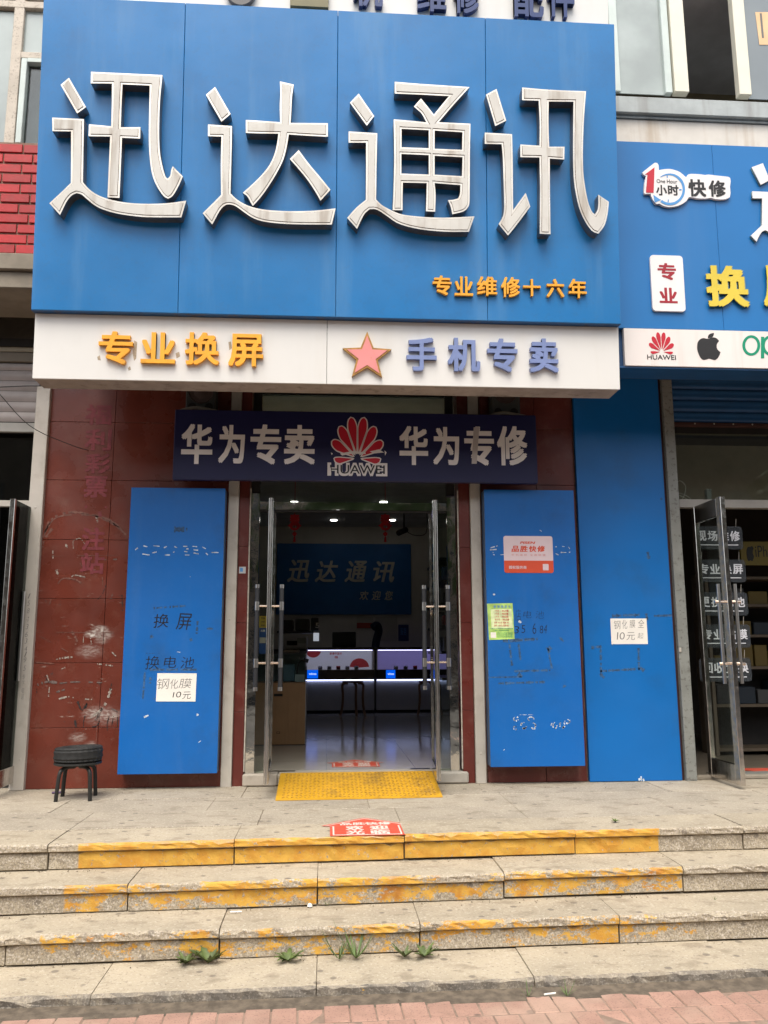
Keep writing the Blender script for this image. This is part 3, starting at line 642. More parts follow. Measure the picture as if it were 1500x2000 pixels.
GL = [
 (80, 120, [[[(190,225),(272,155),(438,442),(352,505)]],
  [[(108,545),(418,560),(413,860),(408,1175),(470,1245),(560,1305),(690,1350),(850,1378),(1050,1388),(1250,1380),(1417,1357),(1370,1520),(1150,1520),(980,1515),(780,1490),(640,1455),(535,1410),(440,1335),(395,1297),(345,1283),(300,1305),(250,1365),(185,1497),(80,1382),(190,1280),(290,1183),(292,930),(293,680),(110,678)]],
  [[(487,97),(1185,130),(1160,400),(1153,650),(1155,800),(1165,920),(1190,1040),(1215,1120),(1238,1142),(1262,1110),(1270,1060),(1285,1020),(1385,1120),(1340,1220),(1285,1310),(1240,1338),(1195,1310),(1130,1215),(1085,1100),(1062,950),(1052,760),(1055,500),(1062,232),(795,220),(785,430),(778,640),(970,638),(967,750),(790,742),(780,1000),(765,1330),(648,1325),(660,1050),(675,730),(463,727),(467,610),(685,630),(690,420),(692,212),(485,210)]]]),
 (380, 140, [[[(110,222),(200,145),(352,410),(262,485)]],
  [[(130,512),(365,528),(360,800),(355,1000),(350,1185),(420,1250),(520,1305),(650,1340),(800,1355),(1000,1360),(1200,1352),(1378,1332),(1340,1490),(1150,1490),(950,1487),(780,1475),(650,1455),(550,1415),(450,1345),(395,1308),(335,1293),(285,1310),(240,1365),(172,1490),(78,1380),(180,1280),(258,1200),(255,900),(262,630),(130,627)]],
  [[(833,92),(968,122),(950,250),(945,380),(937,497),(1302,500),(1302,632),(1100,622),(920,610),(900,730),(865,860),(800,990),(720,1120),(640,1230),(568,1308),(545,1270),(515,1215),(470,1180),(560,1100),(650,1010),(730,910),(780,800),(805,700),(818,602),(650,600),(500,595),(500,468),(670,478),(835,490),(832,330),(838,200)]],
  [[(930,850),(1017,762),(1120,900),(1230,1030),(1327,1150),(1230,1258),(1180,1170),(1100,1050),(1010,940)]]]),
 (660, 140, [[[(117,300),(203,210),(355,430),(282,525)]],
  [[(105,580),(385,598),(378,900),(373,1245),(430,1300),(520,1350),(620,1390),(750,1408),(900,1420),(1100,1422),(1335,1410),(1280,1562),(1050,1560),(850,1543),(700,1515),(580,1475),(490,1415),(410,1360),(360,1340),(310,1340),(265,1380),(230,1440),(187,1533),(90,1425),(180,1325),(273,1248),(275,900),(275,690),(105,690)]],
  [[(555,95),(800,115),(1030,130),(1287,147),(1130,320),(985,490),(1295,505),(1290,800),(1288,1150),(1285,1280),(1265,1330),(1220,1365),(1118,1390),(1100,1310),(1075,1252),(1130,1248),(1175,1235),(1193,1190),(1197,1105),(945,1085),(955,1200),(950,1365),(860,1360),(865,1230),(868,1085),(635,1080),(632,1200),(632,1350),(535,1350),(545,1100),(550,800),(545,462),(700,475),(865,492),(820,410),(780,370),(742,338),(812,258),(938,415),(1085,235),(830,222),(555,210)],
   [(622,555),(888,568),(888,745),(622,735)], [(945,572),(1218,588),(1213,760),(945,750)], [(620,800),(888,812),(888,1002),(620,992)], [(945,818),(1218,832),(1213,1018),(945,1003)]]]),
 (930, 150, [[[(97,170),(200,115),(295,425),(187,478)]],
  [[(85,542),(352,557),(358,800),(362,1300),(485,1130),(530,1265),(430,1400),(360,1490),(312,1548),(220,1435),(262,1360),(275,1250),(268,1000),(262,800),(250,655),(85,652)]],
  [[(450,100),(650,118),(860,130),(1075,137),(1055,400),(1045,650),(1045,850),(1055,1000),(1090,1200),(1130,1310),(1162,1342),(1190,1290),(1195,1210),(1193,1148),(1298,1218),(1285,1340),(1255,1450),(1195,1530),(1130,1500),(1060,1400),(1005,1270),(965,1080),(950,900),(948,600),(952,240),(710,238),(708,450),(715,680),(865,680),(862,805),(720,795),(722,1100),(728,1535),(622,1530),(625,1100),(620,785),(433,782),(432,658),(620,670),(622,450),(612,230),(450,225)]]])]
LD = 0.098
for ox, oy, comps in GL:
    big = None
    for lps in comps:
        if ox == 660 and len(lps) > 1:      # the eye openings: outer steel edge of each window
            lps = [lps[0]] + [[(x, y) for x, y in h] for h in lps[1:]]
        L_ = [pxl(fs, lp, ox, oy, 5.0, LD) for lp in lps]
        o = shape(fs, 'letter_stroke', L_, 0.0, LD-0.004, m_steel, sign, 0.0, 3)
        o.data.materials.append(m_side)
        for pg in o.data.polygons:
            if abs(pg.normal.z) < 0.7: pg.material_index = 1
        for off, d0, d1, mt_, nm in ((-0.0145, LD-0.0042, LD-0.001, m_groove, 'groove'), (-0.0168, LD-0.0040, LD+0.0015, m_face, 'face')):
            shape(fs, nm, L_, d0, d1-d0, mt_, o, off, 3)
fsr = fs
words(fs, 'letter', '专业维修十六年', [(845,538,882,576),(888,540,924,577),(932,540,971,577),(979,541,1016,580),(1022,545,1056,578),(1068,545,1102,580),(1111,545,1146,582)], 0.0, 0.028, m_orange, sign, 0.022)

# white fascia below
T2 = math.atan2(0.035, 0.52)
fw = Fr((0, -1.2, 3.2007), (0, -math.sin(T2), math.cos(T2)))
fas = thing('fascia_sign', 'white fascia board with orange characters, a pink star and grey blue characters', 'sign', (0, -1.0, 3.27))
jx = fw.px(638.5, 690)[0]; H2 = 0.5134; ZF = 3.2007; FL, FR_ = -2.2695, 2.3276
fbox(fw, 'panel', FL, jx-0.0015, 0, H2, -0.02, 0, m_white, fas, 0.002)
fbox(fw, 'panel', jx+0.0015, FR_, 0, H2, -0.02, 0, m_white, fas, 0.002)
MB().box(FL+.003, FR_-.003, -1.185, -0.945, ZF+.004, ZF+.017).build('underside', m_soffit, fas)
MB().box(FL+.005, FR_-.005, -0.96, -0.948, ZF+.019, ZF+.52).build('back_board', m_dark, fas)
MB().box(FL+.002, FL+.01, -1.18, -0.947, ZF+.018, ZF+.52).build('end_board', m_white, fas); MB().box(FR_-.01, FR_-.002, -1.18, -0.947, ZF+.018, ZF+.52).build('end_board', m_white, fas)
MB().box(FL+.02, FR_-.02, -0.946, -0.66, 3.66, 3.72).build('hanger_board', m_dark, fas)
words(fw, 'letter', '专业换屏', [(192,647,259,711),(275,649,342,709),(361,649,428,712),(446,652,514,715)], 0.0, 0.034, m_orange, fas, 0.024)
words(fw, 'letter', '手机专卖', [(794,659,853,724),(875,660,938,725),(952,661,1011,726),(1035,661,1091,727)], 0.0, 0.034, m_periw, fas, 0.028)
def star(cx, cy_, ro, ri, w=1.0):
    return [(cx+(ro if k % 2 == 0 else ri)*math.sin(math.pi*k/5)*w, cy_+(ro if k % 2 == 0 else ri)*math.cos(math.pi*k/5)) for k in range(10)]
c0 = fw.px(717, 696, 0.03); R0 = (fw.px(766, 696)[0]-fw.px(668, 696)[0])/2/0.951
st_ = shape(fw, 'star', [star(*c0, R0*0.97, R0*0.42)], 0.0, 0.028, m_gold, fas)
shape(fw, 'star_face', [star(*c0, R0*0.80, R0*0.335)], 0.0285, 0.004, m_pink, st_)
for q in ((262, 680, 270, 702, .3), (345, 672, 350, 690, -.2), (258, 666, 266, 678, 0), (448, 668, 453, 690, 0.2), (430, 712, 436, 722, 0.5)):   # torn paint where old letters were glued
    w_ = fw.rect(*q[:4]); pass
gl = [[(262,665),(268,668),(266,700),(262,705),(259,690)], [(343,690),(350,687),(352,696),(345,700)], [(446,668),(451,667),(453,680),(448,684)], [(190,697),(195,694),(197,704),(191,703)], [(250,719),(254,715),(256,722),(251,724)]]
for lp in gl: shape(fw, 'glue_stain', [[fw.px(*p) for p in lp]], 0.0004, 0.0006, mat('glue_stain', (0.40, 0.32, 0.23), 0.8, vary=0.2, vs=60), fas)

# sign of the floor above, only its foot shows
ft = Fr((0, -1.38, 6.1328), (0, -math.sin(TILT*0.8), math.cos(TILT*0.8)))
upp = thing('upper_sign', 'white sign with dark blue character feet, cut off above the large blue sign', 'sign', (0, -1.18, 6.3))
xr = ft.px(1188, 20)[0]
fbox(ft, 'panel', -2.22, xr, -0.1, 1.0, -0.06, 0.0, m_white, upp, 0.003)
m_upl = mat('letter_dark_blue', (0.02, 0.045, 0.16), 0.4, vary=0.1)
for ch, bx in zip('手机维修配件', ((440,-70,500,9), (690,-50,748,12), (815,-46,872,22), (886,-44,936,26), (1003,-40,1062,33), (1070,-40,1122,33))):
    if ch != '手': word(ft, 'letter', ch, ft.rect(*bx, d=0.05), 0.0, 0.05, m_upl, upp, 0.026)
    else: word(ft, 'letter', '●', ft.rect(440, -60, 500, 9, d=0.05), 0.0, 0.05, m_pencil, upp, 0.0)
fbox(ft, 'letter', *ft.rect(567, -60, 642, 12, d=0.05), 0.0, 0.045, mat('letter_olive_box', srgb(120, 112, 80), 0.5), upp, 0.003)

# neighbour's sign on the right
fn = Fr((0, -1.0, 3.4762), (0.0, -math.sin(0.02), math.cos(0.02)))
ns = thing('shop_sign', 'right neighbour blue shop sign with repair badge, yellow characters and a white logo band', 'sign', (3.6, -0.8, 3.55))
ZN = 3.4762; nx0 = 2.4579; nb = fn.px(1400, 645)[1]; ntp = fn.px(1300, 279)[1]; nj = fn.px(1393, 330)[0]
fbox(fn, 'panel', 2.345, nj-0.001, nb, ntp, -0.04, 0, m_sign2, ns, 0.002)
fbox(fn, 'panel', nj+0.001, nj+1.25, nb, ntp, -0.04, 0, m_sign2, ns, 0.002)
fbox(fn, 'panel', nj+1.252, nj+3.2, nb, ntp, -0.04, 0, m_sign2, ns, 0.002)
fbox(fn, 'logo_band', nx0, nj+3.2, 0.0, nb-0.002, -0.04, 0.003, m_white2, ns, 0.002)
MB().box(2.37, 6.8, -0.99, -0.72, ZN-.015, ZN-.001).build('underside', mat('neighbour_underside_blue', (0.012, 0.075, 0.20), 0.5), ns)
MB().box(2.375, nx0, -0.96, -0.73, ZN-.005, ZN+.35).build('end_return', mat('neighbour_return_blue', (0.01, 0.05, 0.14), 0.5), ns)
MB().box(2.37, 6.8, -0.76, -0.67, ZN, 5.55).build('back_board', m_dark, ns)
O7 = (1230, 300, 4.763)
def P7(pts, d=0.0): return pxl(fn, pts, *O7, d)
bd = shape(fn, 'badge', [P7([(107,190),(210,108),(228,100),(245,103),(258,125),(260,168),(310,160),(360,158),(410,168),(460,190),(500,225),(515,235),(530,210),(560,203),(640,207),(690,214),(720,210),(800,220),(900,230),(922,245),(926,275),(920,320),(924,380),(918,418),(895,432),(850,440),(780,436),(740,425),(700,432),(620,430),(560,418),(538,420),(515,455),(470,485),(420,503),(350,510),(300,497),(265,478),(240,482),(222,470),(195,425),(183,388),(130,388),(122,375),(128,290),(140,222),(118,212)])], 0.0, 0.025, m_lwhite, ns, 0, 2)
def dec(par_, name, lps, d0, mt_, depth=0.0015, sub_=0): return shape(fn, name, [P7(lp, d0) for lp in lps], d0, depth, mt_, par_, 0, sub_)
dec(bd, 'figure', [[(140,195),(230,128),(226,250),(222,365),(150,362),(165,195)]], 0.026, m_red)
ring = []
for k in range(33):
    a = math.radians(128-k*(128+128)/32); ring.append((372+142*math.cos(a), 333-148*math.sin(a)))
for k in range(33):
    a = math.radians(-128+k*(128+128)/32); w_ = 0.84+0.12*max(0, (k-22)/10); ring.append((372+142*w_*math.cos(a), 333-148*w_*math.sin(a)))
dec(bd, 'ring', [ring], 0.026, m_skyb)
dec(bd, 'arrow', [[(220,385),(290,432),(232,455)]], 0.0262, m_skyb)
for q in ([(344,205),(354,205),(354,224),(344,224)], [(353,428),(363,428),(363,450),(353,450)], [(460,330),(482,330),(482,340),(460,340)]): dec(bd, 'tick', [q], 0.0262, m_skyb)
def w7(par_, s, x0, y0, x1, y1, d0, dep, mt_, bold): return word(fn, 'lettering', s, fn.rect(O7[0]+x0/O7[2], O7[1]+y0/O7[2], O7[0]+x1/O7[2], O7[1]+y1/O7[2], d0), d0, dep, mt_, par_, bold)
w7(bd, 'One Hour', 250, 240, 441, 275, 0.0262, .0012, m_black, 0.0)
w7(bd, '小', 245, 292, 345, 388, 0.0262, .0015, m_black, 0.026); w7(bd, '时', 355, 292, 455, 388, 0.0262, .0015, m_black, 0.026)
w7(bd, '快', 545, 240, 708, 400, 0.0262, .0015, m_black, 0.03); w7(bd, '修', 735, 250, 892, 402, 0.0262, .0015, m_black, 0.03)
pl0 = fn.rect(O7[0]+200/O7[2], O7[1]+948/O7[2], O7[0]+505/O7[2], O7[1]+1466/O7[2], 0.02)
pt = shape(fn, 'plate', [rrect(pl0[0], pl0[1], pl0[2], pl0[3], 0.03)], 0.0, 0.022, m_lwhite, ns)
w7(pt, '专', 260, 1020, 430, 1175, 0.0225, .0015, m_dkred, 0.03); w7(pt, '业', 275, 1248, 442, 1390, 0.0225, .0015, m_dkred, 0.03)
for s, x0_, x1_ in (('换', 708, 1100), ('屏', 1235, 1630)):
    w7(ns, s, x0_, 1050, x1_, 1430, 0.0, 0.022, m_foam, 0.034); w7(ns, s, x0_, 1048, x1_, 1428, 0.0221, 0.008, m_yellow, 0.034)
sx = lambda x, y: (1138+(x-108)*0.49, 353+(y-545)*0.492)
for lp in GL[0][2]:
    q = [sx(*p) for p in lp[0]]
    if len(q) == 4: q = [(1133,130),(1235,92),(1300,250),(1215,293)]
    for d0, dep, mt_ in ((0.0, 0.02, m_foam), (0.0201, 0.006, m_lwhite)):
        shape(fn, 'letter', [P7(q, 0.02)], d0, dep, mt_, ns, 0, 2)
def emblem(par_, fr, rect, d0, mt_, dep=0.002, name='petal'):
    a0, a1, b0, b1 = rect
    for lp in petals((a0+a1)/2, b0, a1-a0, b1-b0): shape(fr, name, [lp], d0, dep, mt_, par_)
def r7(x0, y0, x1, y1, d=0.003): return fn.rect(O7[0]+x0/O7[2], O7[1]+y0/O7[2], O7[0]+x1/O7[2], O7[1]+y1/O7[2], d)
emblem(ns, fn, r7(165, 1668, 420, 1858), 0.0032, m_red)
word(fn, 'lettering', 'HUAWEI', r7(162, 1873, 428, 1917), 0.0032, 0.002, m_black, ns, 0.006)
APL = [(733,1722),(760,1712),(790,1712),(815,1725),(830,1745),(812,1768),(808,1795),(815,1822),(843,1848),(832,1880),(810,1910),(790,1920),(765,1915),(738,1908),(712,1915),(690,1920),(668,1910),(648,1880),(632,1840),(626,1800),(632,1755),(655,1727),(685,1717),(710,1722)]
dec(ns, 'emblem', [APL], 0.0032, m_black, 0.002, 3); dec(ns, 'emblem', [[(727,1718),(728,1698),(745,1678),(782,1668),(780,1690),(765,1708)]], 0.0032, m_black, 0.002, 3)
def ell(cx, cy_, rx, ry, n=32): return [(cx+rx*math.cos(2*math.pi*k/n), cy_+ry*math.sin(2*math.pi*k/n)) for k in range(n)]
for cx in (1130, 1312, 1500):
    dec(ns, 'emblem', [ell(cx, 1785, 83, 95), ell(cx, 1785, 57, 72)], 0.0032, m_green, 0.002)
    if cx > 1200: dec(ns, 'emblem', [[(cx-92,1705),(cx-62,1705),(cx-62,1905),(cx-92,1905)]], 0.0034, m_green, 0.002)

# ---------------------------------------------------------------- dark blue banner over the door
fb = yfr(-0.30)
ban = thing('banner', 'dark blue banner with white characters either side of a red petal emblem over the door', 'banner', (0.24, -0.3, 2.63))
bt = fb.rect(339, 805, 1048.5, 940)
MB().box(bt[0], bt[1], -0.30, -0.245, bt[2], bt[3]).build('board', m_navy, ban, bevel=0.006)
words(fb, 'letter', '华为专卖', [(354,828,415,906),(427,830,478,905),(489,829,549,907),(555,830,615,907)], 0.0, 0.003, m_print, ban, 0.029)
words(fb, 'letter', '华为专修', [(780,832,836,908),(846,834,897,908),(907,833,965,909),(971,832,1030,909)], 0.0, 0.003, m_print, ban, 0.029)
er = fb.rect(643, 818, 753, 902); ex = (er[0]+er[1])/2
for lp in petals(ex, er[2], er[1]-er[0], er[3]-er[2]):
    o = shape(fb, 'emblem_border', [grow(lp, 0.0085)], 0.0006, 0.002, m_print, ban)
    o = shape(fb, 'emblem_petal', [grow(lp, -0.002)], 0.003, 0.0015, m_red, ban)
word(fb, 'lettering_border', 'HUAWEI', fb.rect(639.5, 904, 756.5, 930), 0.0006, 0.002, m_print, ban, 0.07)
word(fb, 'lettering', 'HUAWEI', fb.rect(644.5, 908.5, 751.5, 925.5), 0.003, 0.0012, m_black, ban, 0.004)
for lp in ([(664,886),(690,881),(714,884),(714,887),(690,886),(668,890)], [(722,882),(740,878),(750,884),(730,886)], [(646,884),(650,886),(648,889)], [(641,915),(646,913),(647,926),(644,928)], [(751,880),(755,884),(752,890)]):
    shape(fb, 'torn_patch', [[fb.px(*p) for p in lp]], 0.0048, 0.0008, m_print, ban)
tape = shape(fb, 'clear_tape', [[fb.px(*p) for p in ((925,835),(936,833),(931,906),(921,906))]], 0.0035, 0.0006, mat('tape_clear', (0.42, 0.38, 0.36), 0.3), ban)
# loudspeakers standing on the banner, below the fascia
for cxp, lab in ((392, 'dark loudspeaker above the left end of the dark blue banner'), (988, 'dark loudspeaker above the right end of the dark blue banner')):
    xc, zc = A(cxp, 772, -0.16); zb = bt[3]+0.012
    sp = thing('loudspeaker', lab, 'loudspeaker', (xc, -0.1, zb), 'loudspeakers over the banner')
    MB().box(xc-0.135, xc+0.135, -0.15, 0.0, zb, zb+0.42).build('cabinet', mat('speaker_cabinet', (0.045, 0.048, 0.045), 0.6, vary=0.15), sp, bevel=0.012)
    MB().lathe((xc, -0.152, zc+0.035), [(0.012, -0.012), (0.045, -0.004), (0.092, 0.008), (0.1, 0.001), (0.108, -0.012), (0.112, 0.001)], 28, 'y').build('cone', mat('speaker_cone', (0.06, 0.04, 0.035), 0.55), sp, True)
    for s in (-1, 1):
        MB().lathe((xc+s*0.075, -0.1515, zb+0.06), [(0.002, -0.002), (0.032, -0.002), (0.036, 0.001)], 16, 'y').build('port', m_dark, sp)
    MB().tube([(xc-0.17, -0.2, zb+.004), (xc-0.05, -0.215, zb+.03), (xc+0.06, -0.21, zb+.02), (xc+0.17, -0.2, zb+.003)], 0.014, 6, 4).build('sealing_strip', m_conc, sp, True)

# ================================================================ ground floor walls
wl = thing('clad_wall', 'dark red granite wall left of the door with faded pink characters and white scuffs', 'wall', (-1.7, 0, 0))
xs = [-2.60, -2.06, A(198, 1300)[0] if False else -1.73, -0.905]
xv = A(199, 1300)[0]; xs = [-2.60, xv, -0.90]
zs = [0.0, 0.50, 1.045, 1.60, 2.12, 2.66, 3.20, 3.74]
def cladding(par_, xs, zs, mt_, Y=0.0):
    for i in range(len(xs)-1):
        for j in range(len(zs)-1):
            dy = random.uniform(-.0015, .0015)
            piece('granite_panel', xs[i]+.0015, xs[i+1]-.0015, Y+dy, Y+0.03, zs[j]+.0015, zs[j+1]-.0015, mt_, par_, 0.002)
cladding(wl, xs, zs, m_granite)
MB().box(-2.60, -0.71, 0.031, 0.22, 0, 3.74).build('wall_core', m_mortar, wl)
f0 = yfr(0.0)
for ch, bx in zip('福利彩票投注站', [(167,790,219,830),(166,838,218,880),(166,886,216,925),(164,930,210,972),(160,985,208,1020),(160,1030,205,1075),(157,1080,204,1121)]):
    if ch == '投':
        for lp in ([(192,1000),(198,999),(199,1008),(193,1010)], [(166,988),(170,987),(170,992),(166,993)], [(204,990),(208,989),(208,994)]): shape(f0, 'painted_mark', [[f0.px(*p) for p in lp]], 0.0025, 0.0006, m_faded, wl)
        continue
    word(f0, 'painted_letter', ch, f0.rect(*bx), 0.0025, 0.0006, m_faded, wl, 0.03)
def ribbons(par_, lst, mt_, name, ox=0.0, oy=940.0, sc=3.0, Y=-0.0025):
    """Scrapes and brush strokes: thin broken ribbons of paint along traced lines."""
    b = MB()
    for pts, w in lst:
        P = smooth_line([Vector((*f0.px(ox+x/sc, oy+y/sc), 0)) for x, y in pts], 7)
        for i in range(len(P)-1):
            if random.random() < 0.22: continue
            d = (P[i+1]-P[i]); 
            if d.length < 1e-6: continue
            nn = Vector((-d.y, d.x, 0)).normalized()*w*random.uniform(.25, .62); n2 = nn*random.uniform(.6, 1.3)
            b.add([(v.x, Y, v.y) for v in (P[i]-nn, P[i+1]-n2, P[i+1]+n2, P[i]+nn)], [(0, 1, 2, 3)])
    o = b.build(name, mt_, par_); o['kind'] = 'stuff'; return o
m_scr = mat('scrape_white', (0.30, 0.255, 0.22), 0.8, vary=0.35, vs=60); m_scr2 = mat('scrape_faint', (0.15, 0.062, 0.045), 0.6, vary=0.3, vs=40); m_scr3 = mat('scrape_black', (0.022, 0.018, 0.018), 0.7, vary=0.3, vs=40); m_scr4 = mat('scrape_grey', (0.13, 0.095, 0.085), 0.7, vary=0.3, vs=40)
ribbons(wl, [([(325,1045),(370,1035),(425,1030)],.014), ([(570,1070),(620,1075),(660,1082)],.014), ([(310,405),(311,455)],.01), ([(428,345),(430,400)],.006), ([(430,348),(470,335),(500,372)],.007), ([(385,368),(395,390)],.02), ([(290,1205),(285,1262)],.009), ([(345,1275),(400,1262),(440,1270)],.016), ([(650,1215),(625,1290),(590,1340),(535,1385)],.022), ([(470,1275),(540,1278)],.012), ([(330,520),(340,545)],.022), ([(270,1120),(290,1180)],.008), ([(590,905),(575,920)],.018), ([(530,915),(537,955)],.01), ([(490,910),(488,945)],.008), ([(655,1000),(680,1025)],.01), ([(360,1100),(385,1090)],.01), ([(565,205),(572,240)],.02), ([(420,560),(440,550),(500,562)],.012)], m_scr, 'white_scrape')
ribbons(wl, [([(255,330),(300,225),(400,183),(520,192),(650,232),(738,315)],.02), ([(260,300),(320,220),(420,196),(560,205),(700,270)],.014), ([(250,400),(262,340),(320,260)],.02), ([(340,600),(370,570),(440,575),(480,600)],.013), ([(420,880),(450,930),(440,960)],.02), ([(230,905),(400,1000)],.006), ([(600,560),(606,790)],.006), ([(300,690),(290,720)],.012), ([(265,690),(275,715)],.009), ([(640,650),(600,720)],.008), ([(210,1060),(330,1070)],.012), ([(470,480),(500,510),(560,520)],.014), ([(205,885),(720,887)],.005), ([(250,440),(740,432)],.005), ([(560,1580),(572,1360)],.005)], m_scr2, 'faint_scrape')
ribbons(wl, [([(455,1290),(480,1340),(510,1300),(500,1330)],.016), ([(440,1400),(446,1440)],.016), ([(500,1370),(490,1410),(492,1465)],.007), ([(540,1440),(570,1430),(585,1400)],.010), ([(640,1375),(628,1420),(630,1462)],.007), ([(665,1375),(655,1430)],.007), ([(690,1380),(688,1440)],.007), ([(655,1185),(645,1225)],.007), ([(265,1140),(275,1165)],.01), ([(215,1215),(216,1245)],.006), ([(565,700),(600,660),(620,610)],.007), ([(715,665),(718,760)],.010)], m_scr3, 'black_scrawl')
ribbons(wl, [([(215,1195),(270,1175),(335,1180)],.028), ([(340,1185),(450,1175),(600,1180)],.014), ([(330,1235),(380,1220)],.016), ([(610,460),(740,455)],.010), ([(650,1330),(690,1350)],.014), ([(600,1330),(560,1400)],.02), ([(660,660),(650,690)],.01)], m_scr4, 'grey_smear')
wr = thing('clad_wall', 'dark red granite wall right of the door, mostly hidden by blue panels', 'wall', (1.8, 0, 0))
cladding(wr, [1.412, 1.93, 2.295], zs, m_granite2)
MB().box(1.32, 3.14, 0.031, 0.22, 0, 3.74).build('wall_core', m_mortar, wr)
MB().box(3.139, 3.165, -0.02, 0.20, 0, 3.74).build('edge_strip', mat('edge_dark_red', (0.035, 0.009, 0.008), 0.6), wr, bevel=0.002)
# shutter rails
def rail(x0, x1, Y0, z1, lab):
    t = thing('shutter_rail', lab, 'rail', ((x0+x1)/2, Y0, 0), 'upright metal shutter rails')
    MB().box(x0, x1, Y0, 0.05 if x0 > -2 else 0.12, 0.0, z1).build('channel', m_rail, t, bevel=0.004)
    for z in (0.25, 1.42, 2.4):
        MB().lathe(((x0+x1)/2+random.uniform(-.01, .02), Y0-0.0015, z), [(0.003, -0.0015), (0.009, -0.001), (0.011, 0.002)], 10, 'y').build('screw_cap', m_rail, t)
    return t
r1 = rail(-2.645, -2.525, -0.05, 3.52, 'metal shutter rail on far left with a handwritten number down it')
rail(-0.900, -0.808, -0.035, 3.74, 'metal shutter rail between the left blue panel and the doorway')
rail(1.300, 1.392, -0.035, 3.74, 'metal shutter rail between the doorway and the right blue panel')
fr_ = yfr(-0.05)
for ch, x, y in zip('15843634195专下电话', (57,56,55.5,54,53,51.5,51,50.5,50,49,48,46.5,45.5,44.5,44), (1164,1178,1193,1209,1224,1239,1252,1267,1278,1289,1305,1322,1335,1348,1361)):
    word(fr_, 'handwriting', ch, fr_.rect(x-2.6, y-5, x+2.6, y+5), 0.0003, 0.0006, m_pencil, r1, -0.012, 0.2)
# door pillars
for x0, x1, lab in ((-0.806, -0.714, 'narrow red granite pillar on the left of the doorway'), (1.196, 1.298, 'narrow red granite pillar on the right of the doorway')):
    t = thing('door_pillar', lab, 'pillar', ((x0+x1)/2, 0, 0), 'granite door pillars')
    for j, (za, zb) in enumerate(((0.0, 0.62), (0.62, 1.39), (1.39, 2.07), (2.07, 2.9), (2.9, 3.74))):
        piece('granite_panel', x0, x1, 0.0, 0.20, za+.001, zb-.001, m_granite2, t, 0.002)
    cx = x1+0.0065 if x0 < 0 else x0-0.0065
    MB().tube([(cx, 0.01, 0.12), (cx+.002, 0.012, 1.0), (cx-.001, 0.01, 1.9), (cx+.001, 0.01, 2.6)], 0.0065, 6, 4).build('caulk', m_caulk, t)
    if x0 < 0: 
        fp = yfr(0.0); a0, a1, b0, b1 = fp.rect(467, 1107, 480, 1120)
        s_ = fbox(fp, 'sticker', a0, a1, b0, b1, 0.002, 0.003, mat('sticker_pale', (0.5, 0.5, 0.5), 0.6), t); 
        fbox(fp, 'sticker_print', a0+.008, a1-.025, b0+.015, b1-.01, 0.0032, 0.0038, m_skyb, t)

# ================================================================ blue panels
def lightbox(x0, x1, z0, z1, lab):
    t = thing('panel_box', lab, 'panel', ((x0+x1)/2, -0.1, z0), 'blue box panels beside the door')
    MB().box(x0, x1, -0.16, -0.155, z0, z1).build('front_sheet', m_box, t, bevel=0.0015)
    MB().box(x0+.002, x1-.002, -0.1545, -0.004, z0+.002, z1-.002).build('box', m_boxside, t, bevel=0.002)
    return t
pL = lightbox(-1.734, -0.914, 0.133, 2.566, 'tall blue panel left of the door with black handwriting and a white price note')
pR = lightbox(1.405, 2.232, 0.154, 2.580, 'tall blue panel right of the door with a red and white sticker')
fp = yfr(-0.16)
def hand(par_, s, boxes, ink=m_ink, fr=fp, d=0.0003, bold=-0.012, sh=0.12):
    for ch, bx in zip(s, boxes): word(fr, 'handwriting', ch, fr.rect(*bx), d, 0.0006, ink, par_, bold, sh, random.uniform(-.06, .06))
hand(pL, '换屏', [(300,1199,329,1226),(344,1198,374,1230)], bold=0.0); hand(pL, '换电池', [(284,1281,311,1307),(320,1282,344,1304),(353,1283,379,1305)], bold=-0.008)
def marks(par_, fr, lst, mt_, name, d=0.0004):
    b = MB()
    for x0, y0, x1, y1, w in lst:
        p0, p1 = fr.px(x0, y0), fr.px(x1, y1); dx, dz = p1[0]-p0[0], p1[1]-p0[1]; L_ = math.hypot(dx, dz); k = max(2, int(L_/0.012))
        for i in range(k):
            if random.random() < 0.13: continue
            t0, t1 = i/k, (i+1)/k; ww = w*random.uniform(0.55, 1.15); nx, nz = -dz/L_*ww/2, dx/L_*ww/2
            q = [(p0[0]+dx*t0, p0[1]+dz*t0), (p0[0]+dx*t1, p0[1]+dz*t1)]
            Y = fr.o.y-d
            b.add([(q[0][0]-nx, Y, q[0][1]-nz), (q[1][0]-nx, Y, q[1][1]-nz), (q[1][0]+nx, Y, q[1][1]+nz), (q[0][0]+nx, Y, q[0][1]+nz)], [(0, 1, 2, 3)])
    o = b.build(name, mt_, par_); o['kind'] = 'stuff'; return o
marks(pL, fp, [(300,1188,365,1183,.018),(293,1308,384,1308,.022),(283,1313,279,1365,.018),(386,1213,384,1238,.02),(401,1228,416,1228,.02),(300,1364,312,1366,.012),(294,1323,293,1335,.02),(294,1238,297,1246,.03),(372,1247,374,1252,.02),(340,1034,366,1034,.05),(285,1276,312,1276,.004),(305,1369,383,1370,.006)], m_tape, 'tape_residue')
marks(pR, fp, [(982,1252,1050,1248,.03),(995,1258,1000,1300,.022),(1013,1258,1017,1292,.02),(1070,1265,1078,1306,.02),(1004,1311,1075,1309,.02),(956,1323,1018,1322,.012),(968,1335,1064,1332,.022),(1093,1245,1101,1253,.02),(1101,1338,1103,1342,.03),(1012,1316,1020,1322,.04),(1070,1270,1076,1264,.05)], m_tape, 'tape_residue')
